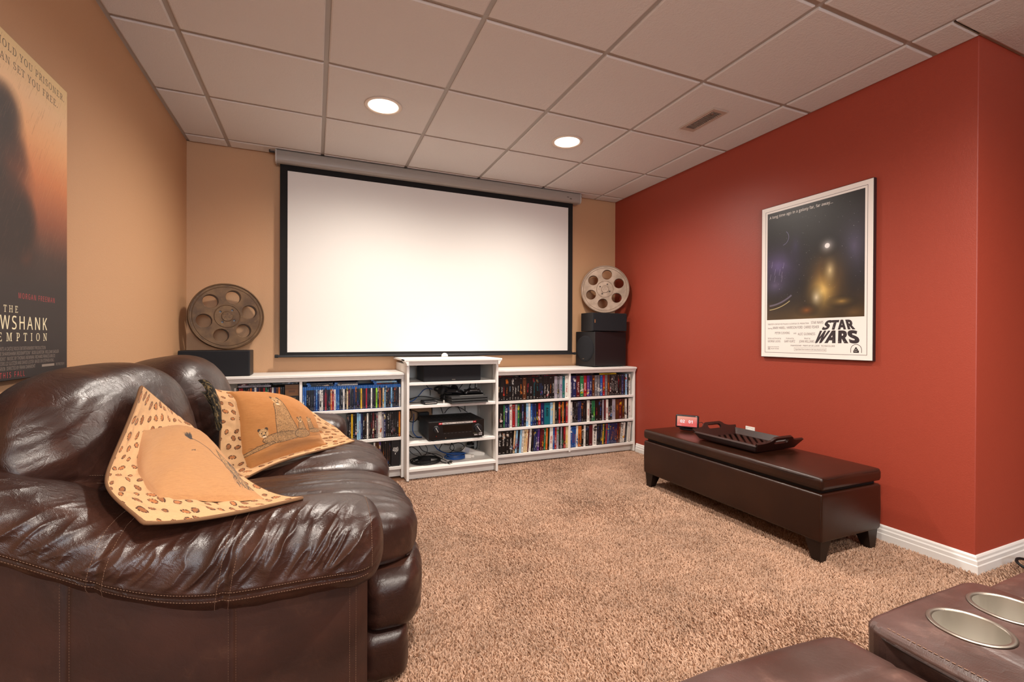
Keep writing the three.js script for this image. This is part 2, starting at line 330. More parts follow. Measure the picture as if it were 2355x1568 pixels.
// ---------------------------------------------------------------- carpet
const floorMat = std({ color: 0x6e4a33, roughness: 1 });
struct('floor', plain(-0.12, FAR_X + 0.12, -0.1, -0.008, -0.12, FAR_Z + 0.12), floorMat);
{
  const g0 = [];
  { // one tuft of twisted yarn: a leaning, tapering three-sided spike
    const P = [], rings = [[0, 0.0019, 0], [0.006, 0.0023, 0.0008], [0.0115, 0.0018, 0.0026]], tip = [0.0048, 0.0145, 0];
    const at = (k, i) => { const a = i * 2.0944 + k * 0.5, r = rings[k]; return [r[2] + r[1] * Math.cos(a), r[0], r[1] * Math.sin(a)]; };
    for (let k = 0; k < 2; k++) for (let i = 0; i < 3; i++) { const a = at(k, i), b = at(k, i + 1), c = at(k + 1, i), d = at(k + 1, i + 1); P.push(...a, ...c, ...b, ...b, ...c, ...d); }
    for (let i = 0; i < 3; i++) P.push(...at(2, i), ...tip, ...at(2, i + 1));
    const g = new THREE.BufferGeometry(); g.setAttribute('position', new THREE.Float32BufferAttribute(P, 3)); g.computeVertexNormals(); g0.push(g);
  }
  const mat = std({ color: 0xffffff, roughness: 1 });
  const S = 0.0061, spots = [];
  const regions = [[0.9, 3.56, 0.26, 2.76], [0.8, 4.4, 2.76, 3.7], [0.03, 0.8, 2.68, 3.7]];
  for (const [x0, x1, z0, z1] of regions) for (let x = x0; x < x1; x += S) for (let z = z0; z < z1; z += S) {
    const px = x + (rnd() - 0.5) * S * 1.1, pz = z + (rnd() - 0.5) * S * 1.1; rnd();
    if (pz < OUT_Z + 0.018 && px > WX(pz) - 0.017) continue;
    if (pz < 0.385 && px > 2.13 ) { if (pz < 0.305) continue; }
    if (px < 2.14 && pz < 0.425) continue;
    if (px < 1.0 && pz < 2.42 && pz > 0.95) continue;
    spots.push(px, pz);
  }
  const n = spots.length / 2, im = new THREE.InstancedMesh(g0[0], mat, n), m = new THREE.Matrix4(), q = new THREE.Quaternion(), e = new THREE.Euler(), c = new THREE.Color();
  const A = [0.46, 0.278, 0.182], Bc = [0.24, 0.132, 0.078], Cc = [0.60, 0.405, 0.295];
  for (let i = 0; i < n; i++) {
    const x = spots[2 * i], z = spots[2 * i + 1];
    const lean = fbm(x * 2.2, z * 2.2, 3, 3), sw = fbm(x * 1.1 + 9, z * 1.1, 7, 2);
    e.set((rnd() - 0.5) * 0.7, rnd() * 6.283 * 0.55 + sw * 6, (rnd() - 0.5) * 0.7 - 0.15); q.setFromEuler(e);
    const s = 0.85 + rnd() * 0.4;
    m.compose(V(x, -0.0135 + rnd() * 0.002, z), q, V(s * 1.15, s * (0.95 + 0.25 * lean), s * 1.15)); im.setMatrixAt(i, m);
    const t = rnd(), k = 0.96 + 0.36 * lean + 0.34 * fbm(x * 8, z * 8, 11, 2) + 0.1 * (rnd() - 0.5);
    const col = t < 0.25 ? mixc(A, Bc, rnd()) : mixc(A, Cc, Math.pow(rnd(), 1.2));
    im.setColorAt(i, c.setRGB(col[0] * k * 0.92, col[1] * k * 0.92, col[2] * k * 0.92));
  }
  im.name = 'carpet_pile'; tag(im, 'brown twisted carpet pile covering the whole floor', 'carpet', null, 'stuff'); im.receiveShadow = im.castShadow = true; scene.add(im);
}

// ---------------------------------------------------------------- baseboards
const BASE = [[0, -0.02], [0.016, -0.02], [0.016, 0.030], [0.013, 0.034], [0.013, 0.05], [0.009, 0.056], [0.0085, 0.066], [0.005, 0.072], [0, 0.074]];
{
  // along the red wall (sunk a hair in it), mitred round the outer corner
  const L = OUT_Z + 0.016 - 0.352, g = profile(BASE, L);
  { const p = g.attributes.position; for (let i = 0; i < p.count; i++) if (p.getZ(i) > L - 0.001) p.setZ(i, L - 0.016 + p.getX(i)); }
  g.scale(-1, 1, 1); { const ix = g.index; if (ix) throw new Error('indexed'); const p = g.attributes.position, a = p.array.slice(); for (let i = 0; i < p.count; i += 3) for (let k = 0; k < 3; k++) { p.array[i * 3 + k] = a[(i + 2) * 3 + k]; p.array[(i + 2) * 3 + k] = a[i * 3 + k]; } g.computeVertexNormals(); }
  g.translate(0, 0.0, 0.352); g.rotateY(-0.0095); g.translate(3.5622, 0, 0);
  struct('baseboard_right', boxUV(g), M.trimWhite);
  const h = profile(BASE, FAR_X - OUT_X + 0.016);
  { const p = h.attributes.position; for (let i = 0; i < p.count; i++) if (p.getZ(i) < 0.001) p.setZ(i, 0.016 - p.getX(i)); }
  h.rotateY(Math.PI / 2); h.scale(1, 1, -1);
  { const p = h.attributes.position, a = p.array.slice(); for (let i = 0; i < p.count; i += 3) for (let k = 0; k < 3; k++) { p.array[i * 3 + k] = a[(i + 2) * 3 + k]; p.array[(i + 2) * 3 + k] = a[i * 3 + k]; } h.computeVertexNormals(); }
  h.translate(OUT_X - 0.016, 0, OUT_Z);
  struct('baseboard_return', boxUV(h), M.trimWhite);
}
// wall outlet
{
  const z = 1.575, x = WX(z), t = thing('wall_outlet', 'white electrical outlet plate low on the red wall behind the tray', 'outlet', [x, 0.385, z]);
  part('face_plate', slab(-0.006, 0.001, -0.057, 0.057, -0.036, 0.036, 0.003), M.whitePlastic, t);
  for (const y of [0.025, -0.025]) {
    const r = part('receptacle', slab(-0.0085, -0.005, y - 0.016, y + 0.016, -0.017, 0.017, 0.003), M.whitePlastic, t);
    for (const s of [-1, 1]) part('slot', plain(-0.0088, -0.0083, y - 0.002, y + 0.007, s * 0.0064 - 0.001, s * 0.0064 + 0.001), M.blackMatte, r);
  }
}

// ================================================================ bookcases along the back wall
const CROWN = (y, o) => [[-0.01, y], [0, y], [0.004, y + 0.004], [0.004, y + 0.012], [0.008, y + 0.015], [0.011, y + 0.024], [o, y + 0.031], [o, y + 0.044], [-0.01, y + 0.044]];
function crown(x0, x1, z, y, o) { const g = profile(CROWN(y, o), x1 - x0); g.rotateY(-Math.PI / 2); g.rotateY(Math.PI); return g; }
function crownAlongX(x0, x1, z, y, o) { // profile faces +z
  const g = profile(CROWN(y, o), x1 - x0), p = g.attributes.position; // (across, up, length) -> (x, y, z)
  for (let i = 0; i < p.count; i++) { const a = p.getX(i), b = p.getY(i), c = p.getZ(i); p.setXYZ(i, x1 - c, b, z + a); }
  g.computeVertexNormals(); return boxUV(g);
}
function crownAlongZ(z0, z1, x, y, o, dir) { // profile faces dir * x
  const g = profile(CROWN(y, o), z1 - z0), p = g.attributes.position;
  for (let i = 0; i < p.count; i++) { const a = p.getX(i), b = p.getY(i), c = p.getZ(i); p.setXYZ(i, x + dir * a, b, dir > 0 ? z0 + c : z1 - c); }
  g.computeVertexNormals(); return boxUV(g);
}
function bookcase(label, x0, x1, zf, bays, shelves, yTop, opts) {
  const t = thing('bookcase', label, 'bookcase', [0, 0, 0], opts.group), T = 0.018;
  part('side_panel', slab(x0, x0 + T, 0.002, yTop - 0.04, 0.004, zf), M.shelf, t);
  part('side_panel', slab(x1 - T, x1, opts.endLow || 0.002, yTop - 0.04, 0.004, zf), M.shelf, t);
  if (opts.hole) {
    const s = new THREE.Shape([[x0 + T, 0.04], [x1 - T, 0.04], [x1 - T, yTop - 0.04], [x0 + T, yTop - 0.04]].map((p) => new THREE.Vector2(...p))), h = opts.hole;
    s.holes.push(new THREE.Path([[h[0], h[2]], [h[0], h[3]], [h[1], h[3]], [h[1], h[2]]].map((p) => new THREE.Vector2(...p))));
    part('back_panel', boxUV(new THREE.ExtrudeGeometry(s, { depth: 0.006, bevelEnabled: false }).translate(0, 0, 0.006)), M.shelfBack, t);
  } else part('back_panel', plain(x0 + T, x1 - T, 0.04, yTop - 0.04, 0.006, 0.012), M.shelfBack, t);
  const edges = [x0 + T, ...bays.flatMap((b) => [b, b + T]), x1 - T];
  for (const b of bays) part('divider', slab(b, b + T, 0.055, yTop - 0.04, 0.012, zf), M.shelf, t);
  for (let i = 0; i < edges.length; i += 2) for (const y of shelves) part('shelf', slab(edges[i], edges[i + 1], y - 0.021, y, 0.012, y === shelves[0] ? zf : zf - (opts.set || 0.001)), M.shelf, t);
  part('toe_kick', slab(x0 + T, x1 - T, 0.002, shelves[0] - 0.021, zf - 0.06, zf - 0.045), M.shelf, t);
  part('top_board', slab(x0 - (opts.over || 0), x1 + (opts.over || 0), yTop - 0.016, yTop, 0.004, zf + 0.012, 0.003), M.shelf, t);
  part('fascia', plain(x0, x1, yTop - 0.045, yTop - 0.016, zf - 0.02, zf - 0.0005), M.shelf, t);
  part('moulding', crownAlongX(x0 - (opts.over || 0), x1 + (opts.over || 0), zf, yTop - 0.046, 0.022), M.shelf, t);
  if (opts.over) { part('moulding', crownAlongZ(0.004, zf + 0.02, x0, yTop - 0.046, 0.022, -1), M.shelf, t); part('moulding', crownAlongZ(0.004, zf + 0.02, x1, yTop - 0.046, 0.022, 1), M.shelf, t); }
  if (opts.tracks) for (const [x, z] of opts.tracks) part('shelf_track', slab(x - 0.002, x + 0.002, 0.08, yTop - 0.05, z - 0.006, z + 0.006, 0.001), M.chrome, t);
  return t;
}
const SH = [0.086, 0.303, 0.523], ZL = 0.365, ZR = 0.345;
bookcase('low white bookcase of film cases between the sofa and the tall cabinet', 0.006, 1.426, ZL, [0.722], SH, 0.778, { group: 'low white bookcases' });
bookcase('low white bookcase of film cases between the tall cabinet and the red wall', 2.138, 3.546, ZR, [2.843], SH, 0.780, { group: 'low white bookcases' });
{
  const t = bookcase('taller white cabinet with electronics on open shelves below the middle of the screen', 1.4275, 2.1345, 0.478, [], [0.087, 0.271, 0.544, 0.711], 0.882, { over: 0.0, set: 0.012, hole: [1.5, 1.726, 0.355, 0.46], tracks: [[2.114, 0.1], [2.114, 0.4], [1.448, 0.1], [1.448, 0.4]] });
  part('moulding', crownAlongZ(0.38, 0.499, 1.4275, 0.836, 0.022, -1), M.shelf, t); part('moulding', crownAlongZ(0.37, 0.499, 2.1345, 0.836, 0.022, 1), M.shelf, t);
  part('top_lip', slab(1.4055, 2.1565, 0.867, 0.8825, 0.004, 0.5005, 0.003), M.shelf, t);
}

// ================================================================ film cases: each one its own object, spines printed into one atlas
const PAL = { k: '#141112', w: '#d9d4cc', r: '#9c1a22', b: '#1c4c94', n: '#1a2350', s: '#86b4d4', g: '#1c6b40', t: '#12606c', y: '#d0a820', o: '#c4641c', p: '#4c2a74', m: '#541218', u: '#4f2a16', e: '#67676c', c: '#cdb48c', l: '#8fce2a', v: '#97919c' };
const PNAME = { k: 'black', w: 'white', r: 'red', b: 'blue', n: 'navy', s: 'pale blue', g: 'green', t: 'teal', y: 'yellow', o: 'orange', p: 'purple', m: 'maroon', u: 'brown', e: 'grey', c: 'beige', l: 'lime green', v: 'silver' };
const ORD = ['first', 'second', 'third', 'fourth', 'fifth', 'sixth', 'seventh', 'eighth', 'ninth', 'tenth', 'eleventh', 'twelfth', 'thirteenth', 'fourteenth', 'fifteenth', 'sixteenth', 'seventeenth', 'eighteenth', 'nineteenth'];
const TENS = ['', '', 'twenty', 'thirty', 'forty', 'fifty'];
const ordinal = (i) => (i < 19 ? ORD[i] : ((n) => (n % 10 ? TENS[Math.floor(n / 10)] + '-' + ORD[n % 10 - 1] : TENS[n / 10].replace('y', 'ieth')))(i + 1));
const AW = 2048, AH = 1024, atlas = document.createElement('canvas'); atlas.width = AW; atlas.height = AH;
const ax = atlas.getContext('2d'); ax.fillStyle = '#141112'; ax.fillRect(0, 0, AW, AH);
const atlasTex = new THREE.CanvasTexture(atlas); atlasTex.colorSpace = THREE.SRGBColorSpace; atlasTex.anisotropy = 4;
const caseMat = phys({ map: atlasTex, roughness: 0.32 });
let cx0 = 2, cy0 = 2; const CH = 196;
function paintSpine(base, ink, wpx, blu, text) {
  if (cx0 + wpx + 4 > AW) { cx0 = 2; cy0 += CH + 4; }
  const x = cx0, y = cy0, w = wpx, h = CH; cx0 += wpx + 4;
  const c = ax; c.save(); c.beginPath(); c.rect(x - 1, y - 1, w + 2, h + 2); c.clip();
  const edge = blu ? '#123a78' : (base === 'w' || base === 'c' || base === 's' || base === 'v') && rnd() < 0.6 ? PAL[base] : '#17161a';
  c.fillStyle = edge; c.fillRect(x - 1, y - 1, w + 2, h + 2);
  const top = blu ? y + 26 : y + 3; const ins = w > 16 ? 1.2 : 0.8;
  if (blu) { c.fillStyle = '#1d62b4'; c.fillRect(x, y, w, 26); c.fillStyle = 'rgba(210,230,255,.75)'; c.fillRect(x + w * 0.3, y + 6, w * 0.4, 3); }
  c.fillStyle = PAL[base]; c.fillRect(x + ins, top, w - 2 * ins, y + h - 4 - top);
  if (text) {
    c.save(); c.translate(x + w / 2, y + h * 0.42); c.rotate(Math.PI / 2); c.fillStyle = PAL[ink]; c.font = `bold ${Math.round(w * 0.55)}px sans-serif`; c.textAlign = 'center'; c.textBaseline = 'middle'; c.fillText(text, 0, 0); c.restore();
  } else {
    const kind = rnd(), L = [ink, base === 'k' ? 'uoreb'[Math.floor(rnd() * 5)] : 'wkey'[Math.floor(rnd() * 4)]];
    // pictures on the spine: soft blots at the top or the foot
    if (kind < 0.6) { const yy = kind < 0.3 ? y + h * 0.1 : y + h * 0.62, hh = h * rr(0.14, 0.26); for (let i = 0; i < 9; i++) { c.fillStyle = PAL[L[i % 2]]; c.globalAlpha = rr(0.25, 0.8); c.beginPath(); c.ellipse(x + rr(0.15, 0.85) * w, yy + rnd() * hh, w * rr(0.12, 0.4), rr(3, 11), 0, 0, 6.3); c.fill(); } c.globalAlpha = 1; }
    // a bar of unreadable print down the middle
    const a = y + h * rr(0.28, 0.4), b = y + h * rr(0.6, 0.82), bw = w * rr(0.26, 0.46), bx = x + (w - bw) / 2 + rr(-1, 1);
    c.fillStyle = PAL[ink]; c.globalAlpha = 0.88; for (let q = a; q < b;) { const s = rr(1.6, 4.6); if (rnd() < 0.84) c.fillRect(bx + (rnd() < 0.3 ? bw * 0.3 : 0), q, bw * rr(0.55, 1), s); q += s + rr(0.7, 1.6); } c.globalAlpha = 1;
    c.fillStyle = base === 'w' || base === 'c' ? '#333' : '#cfcac2'; c.globalAlpha = 0.85; c.fillRect(x + w * 0.3, y + h - 16, w * 0.4, 4); if (rnd() < 0.5) c.fillRect(x + w * 0.32, y + h - 28, w * 0.36, 4); if (!blu && rnd() < 0.4) { c.fillRect(x + w * 0.3, y + 10, w * 0.4, 3); } c.globalAlpha = 1;
  }
  c.restore();
  return [x / AW, 1 - (y + h) / AH, (x + w) / AW, 1 - y / AH];
}
// a closed case: spine with rounded corners towards +z, origin at the middle of its foot under the spine
function caseGeo(w, h, d, uv) {
  const a = w / 2, r = Math.min(0.0018, a * 0.5), O = [[-a, -d], [-a, -r], [-a + r * 0.35, -r * 0.35], [-a + r, 0], [a - r, 0], [a - r * 0.35, -r * 0.35], [a, -r], [a, -d]];
  const P = [], U = [], pu = (i) => uv[0] + (uv[2] - uv[0]) * clamp((O[i][0] + a) / w);
  const edge = [uv[0] + 0.0001, uv[1] + 0.001];
  const put = (p, u) => { P.push(...p); U.push(...u); };
  for (let i = 0; i < O.length; i++) {
    const j = (i + 1) % O.length, A = O[i], B = O[j], f = i >= 1 && i <= 5, ua = f ? pu(i) : edge[0], ub = f ? pu(j) : edge[0], v0 = f ? uv[1] : edge[1], v1 = f ? uv[3] : edge[1];
    put([A[0], 0, A[1]], [ua, v0]); put([B[0], 0, B[1]], [ub, v0]); put([B[0], h, B[1]], [ub, v1]); put([A[0], 0, A[1]], [ua, v0]); put([B[0], h, B[1]], [ub, v1]); put([A[0], h, A[1]], [ua, v1]);
  }
  for (const [y, up] of [[h, 1], [0, 0]]) for (let i = 1; i + 1 < O.length; i++) { const t = up ? [0, i, i + 1] : [0, i + 1, i]; const e2 = up ? [uv[0] + 0.0004, uv[3] - 0.002] : edge; for (const k of t) put([O[k][0], y, O[k][1]], e2); }
  const g = new THREE.BufferGeometry(); g.setAttribute('position', new THREE.Float32BufferAttribute(P, 3)); g.setAttribute('uv', new THREE.Float32BufferAttribute(U, 2)); g.computeVertexNormals(); return g;
}
const kindOf = (w, blu) => (w > 28 ? 'boxed film set' : blu ? 'slim film case' : w > 19 ? 'thick film case' : 'film case');
function row(list, x0, x1, y, zf, o) {
  const items = list.trim().split(/\s+/).map((s) => { const m = /^([a-z])([a-z])(\d*)(?:=(\w+))?(?:\/(-?\d+))?$/.exec(s); return { b: m[1], i: m[2], w: +(m[3] || o.w || 14), text: m[4] && m[4].replace(/_/g, ' '), tilt: m[5] ? +m[5] / 10 : 0 }; });
  const gap = 0.0004, tilted = (k) => Math.cos(THREE.MathUtils.degToRad(k.tilt));
  const sum = items.reduce((s, k) => s + k.w / tilted(k), 0), lean = Math.max(0, ...items.map((k) => Math.sin(THREE.MathUtils.degToRad(Math.abs(k.tilt))) * 0.19)) * (items.some((k) => k.tilt) ? 1 : 0);
  const f = (x1 - x0 - lean - gap * items.length) / sum; let x = x0, prev = 0;
  items.forEach((k, i) => {
    const w = k.w * f, a = THREE.MathUtils.degToRad(k.tilt); if (k.tilt < prev) x += Math.max(0, Math.sin(THREE.MathUtils.degToRad(prev)) * 0.19 - 0.004); prev = k.tilt;
    const h = o.h * (1 + (o.jag || 0) * (rnd() - 0.5)) * (k.w > 28 && !o.flush ? 1.0 : 1);
    const uv = paintSpine(k.b, k.i, Math.max(9, Math.round(k.w * 1.55)), o.blu, k.text);
    const m = part('film_case', caseGeo(w, h, o.d || 0.135, uv), caseMat);
    const wx = w / Math.cos(a);
    m.position.set(x + wx / 2 + gap / 2, y + 0.0003 + Math.abs(Math.sin(a)) * w / 2, zf - 0.014 - (rnd() - 0.3) * (o.jz || 0.004)); m.rotation.z = -a;
    x += wx + gap;
    tag(m, `${PNAME[k.b]} ${kindOf(k.w, o.blu)}, ${PNAME[k.i]} print, ${ordinal(i)} from left, ${o.where}`, 'film case', o.group);
  });
}
function flat(spec, x, y, z, len, label, turn = 0, blu = false) { // a case lying on its side on top of the upright ones
  const m0 = /^([a-z])([a-z])(\d*)$/.exec(spec), w = +(m0[3] || 13) / 1000, uv = paintSpine(m0[1], m0[2], Math.round(w * 1550), blu);
  const m = part('film_case', caseGeo(w, len, 0.135, uv), caseMat); m.rotation.set(0, turn, Math.PI / 2, 'YXZ'); m.position.set(x + len, y + w / 2, z);
  tag(m, label, 'film case', 'film cases lying flat');
}
row('kr kc22 kw kr ko20 ks18 kw kw18 kw16 ko18 uc24 kr20 kv20 kt20 kt20 kb9 kb9 kb9 kw20 kw18 ko20 kw vk18 ek16 vp18 tg18 wr20', 2.158, 2.841, SH[2], ZR, { h: 0.19, where: 'top shelf right of cabinet', group: 'film cases of the right bookcase' });
row('nw15 nw26 mw26 gw27 rw22 pw19 nw19 uo19 ew19 ew19 bw18 ry18 ew18 uo17 kw12 kw12 kw12 kw12 kw12 kr14 ku14 nv16 kr14 sr14 kw12 wk14', 2.863, 3.505, SH[2], ZR, { h: 0.19, where: 'top shelf by red wall', group: 'film cases of the right bookcase' });
row('ke ke kw30 gy10 nw17 nb wr17 ru20 ve16 gy14 kg nw kr16 sw16 ws14 bs13 nb13 nb13 ky13 rw18 nw24 tk42=4400 sc20 cs16 kw13 kg13 ro13 ky13 ow12 ke13 rv16', 2.158, 2.841, SH[1], ZR, { h: 0.19, where: 'middle shelf right of cabinet', group: 'film cases of the right bookcase' });
row('wb16 kw12 ke12 ke12 nk13 ne12 ko15 ke14 ku12 wr20 kv13 gk13 gl11 kr27 kb27 ve12 mk14 wr19 kw13 kw15 vn23 uo27=LOST mo24 uy20 wk17 km13 wk14 ww13', 2.863, 3.522, SH[1], ZR, { h: 0.186, where: 'middle shelf by red wall', group: 'film cases of the right bookcase' });
row('kw22 kw26 kw26 kw24 kw24 cr14/38 sr14/38 kp14/38 ss14/38 wk15/38 cu13/38 co14/38 mk9/38 wv15/38 ku11/30 ne14/30 nw10/30 pw16/30 mr15/22 mo13/22 gv13/22 oc15/22 kg9/20 wr24/15 bw12/10 rw15/10 vg16/8 kg12/8 vg12/6 kg9/6 rk16/4 cy19/4', 2.158, 2.835, SH[0], ZR, { h: 0.19, where: 'bottom shelf right of cabinet', group: 'film cases of the right bookcase' });
row('bw13/14 br13/14 bo13/14 wb13/14 ou24/12 kw15/12 wk14/10 ke22/10 mu26/10 wk30/8 kb12/24 kn12/24 ny12/24 yk10/30 kg12/30 rb13/34 by12/36 np11/44 no11/44 no11/44 no11/44 no11/44 mo11/46 uo14/50 wk18/52 wo16/54 kv9/56 ww12/40 ww12/40', 2.863, 3.505, SH[0], ZR, { h: 0.186, where: 'bottom shelf by red wall', group: 'film cases of the right bookcase' });
row('bw bs kw kw ke ke nw bs ne wk wk kr rk ku ke ow rw wr bs bs ke kw wk kc ck kr ke ke nk ko kb kg yk uk ku rk ke ke wk ke kr lk kw ok ke ck sk kc ke ke sb ks ko ke ku wk', 0.742, 1.404, SH[2], ZL, { h: 0.171, w: 12, blu: true, where: 'top shelf left of cabinet', group: 'film cases of the left bookcase', jz: 0.003 });
row('ke kw yo ke kw sw sr ns kw ku wk ke kr mw kw er wk wr ve nw kn kw ke kv ke ke kw oy', 1.03, 1.404, SH[1], ZL, { h: 0.19, where: 'middle shelf behind sofa arm', group: 'film cases of the left bookcase' });
row('wk uc uc pw kw ko ku16 ku18 ku14', 1.212, 1.334, SH[0], ZL, { h: 0.19, where: 'bottom shelf behind the seat', group: 'film cases of the left bookcase' });
row('we ke rk rk ko kw kp ou nw wk nb mr kw rk gk kw mk wr nk uo oc kw kw', 0.335, 0.63, SH[2], ZL, { h: 0.178, where: 'top shelf behind the cushion', group: 'film cases of the left bookcase' });
// boxed sets
{
  const t = thing('boxed_set', 'black boxed film set with a white circular emblem on the low shelf', 'boxed set', [1.369, SH[0] + 0.0003, ZL - 0.016]);
  const art = canvasTex(256, 800, (c, w, h) => {
    c.fillStyle = '#151316'; c.fillRect(0, 0, w, h); c.strokeStyle = '#d8d4cf'; c.lineWidth = 7; c.beginPath(); c.arc(w * 0.5, h * 0.36, w * 0.36, -0.9, 1.5); c.stroke();
    c.fillStyle = '#e6e2dc'; c.textAlign = 'center'; c.font = 'bold 62px sans-serif'; c.fillText('STAR', w * 0.48, h * 0.35); c.fillText('WARS', w * 0.48, h * 0.42); c.fillRect(w * 0.32, h * 0.445, w * 0.34, 7); c.fillRect(w * 0.45, h * 0.5, 18, 44);
  });
  part('slipcase', slab(-0.031, 0.031, 0, 0.197, -0.14, -0.0006, 0.0015), M.blackPlastic, t);
  part('spine_print', new THREE.PlaneGeometry(0.058, 0.193).translate(0, 0.0985, 0), std({ map: art, roughness: 0.4 }), t);
}
{
  const t = thing('boxed_set', 'brown and black book-like boxed set on the top shelf beside the divider', 'boxed set', [0.676, SH[2] + 0.0003, ZL - 0.014]);
  const art = canvasTex(256, 640, (c, w, h) => { c.fillStyle = '#6a4322'; c.fillRect(0, 0, w, h); c.fillStyle = '#17120f'; c.fillRect(0, h * 0.4, w, h * 0.36); c.fillStyle = '#8a6a34'; for (const y of [0.05, 0.1, 0.36, 0.8, 0.95]) c.fillRect(0, h * y, w, 5); for (const y of [0.46, 0.55, 0.64]) for (let i = 0; i < 12; i++) c.fillRect(60 + i * 12, h * y + rr(0, 6), 8, 22); c.fillStyle = '#3c2412'; for (let i = 0; i < 6; i++) c.fillRect(70 + i * 20, h * 0.2, 12, 50); });
  part('slipcase', slab(-0.044, 0.044, 0, 0.192, -0.14, -0.0006, 0.0015), M.darkWood, t);
  part('spine_print', new THREE.PlaneGeometry(0.084, 0.188).translate(0, 0.096, 0), std({ map: art, roughness: 0.55 }), t);
}
const yB = SH[2] + 0.1716, yD = SH[2] + 0.1907;
flat('kw12', 0.772, yB, ZL - 0.02, 0.171, 'black film case lying flat, lowest of the left pile on the blue-topped row', 0, true);
flat('kv12', 0.766, yB + 0.0122, ZL - 0.022, 0.171, 'black film case lying flat, upper of the left pile on the blue-topped row', 0, true);
flat('wk12', 0.945, yB, ZL - 0.026, 0.16, 'pale film case lying flat, lower of the middle pile on the blue-topped row', 0, true);
flat('ku12', 0.947, yB + 0.0122, ZL - 0.022, 0.16, 'dark film case lying flat, upper of the middle pile on the blue-topped row', 0, true);
flat('kr12', 1.215, yB, ZL - 0.024, 0.171, 'black film case with red print lying flat, lowest by the tall cabinet', 0, true);
flat('sy12', 1.209, yB + 0.0122, ZL - 0.02, 0.171, 'pale blue film case lying flat, middle of three by the tall cabinet', 0, true);
flat('km12', 1.195, yB + 0.0244, ZL - 0.024, 0.171, 'maroon-lettered black film case lying flat, uppermost by the tall cabinet', 0, true);
flat('vk12', 0.358, SH[2] + 0.1805, ZL - 0.02, 0.19, 'grey film case lying flat above the row behind the cushion', 0);
flat('kw12', 0.353, SH[2] + 0.1927, ZL - 0.02, 0.19, 'black film case lying flat, topmost behind the cushion and the far sofa back', 0);
flat('kw13', 0.56, SH[2] + 0.1945, ZL - 0.02, 0.155, 'black white-lettered film case lying flat on top beside the brown boxed set', 0);
flat('kr13', 2.19, yD, ZR - 0.03, 0.19, 'black film case lying flat on the row, closest to the tall cabinet', 0);
flat('kr13', 2.392, yD, ZR - 0.03, 0.19, 'black film case with red patch lying flat, middle of the right bookcase row', 0);
flat('kr13', 2.585, yD, ZR - 0.03, 0.19, 'black film case lying flat on the row, beside the white upright case', 0);
flat('ko12', 2.95, yD, ZR - 0.07, 0.19, 'dark film case lying flat behind the front row under the black subwoofer', 0);
flat('yk13', 3.17, yD, ZR - 0.03, 0.19, 'bright yellow film case lying flat on the top row by the red wall', 0);
flat('nb12', 1.09, SH[1] + 0.1907, ZL - 0.03, 0.19, 'dark blue film case lying flat on the middle row behind the sofa arm', 0, true);

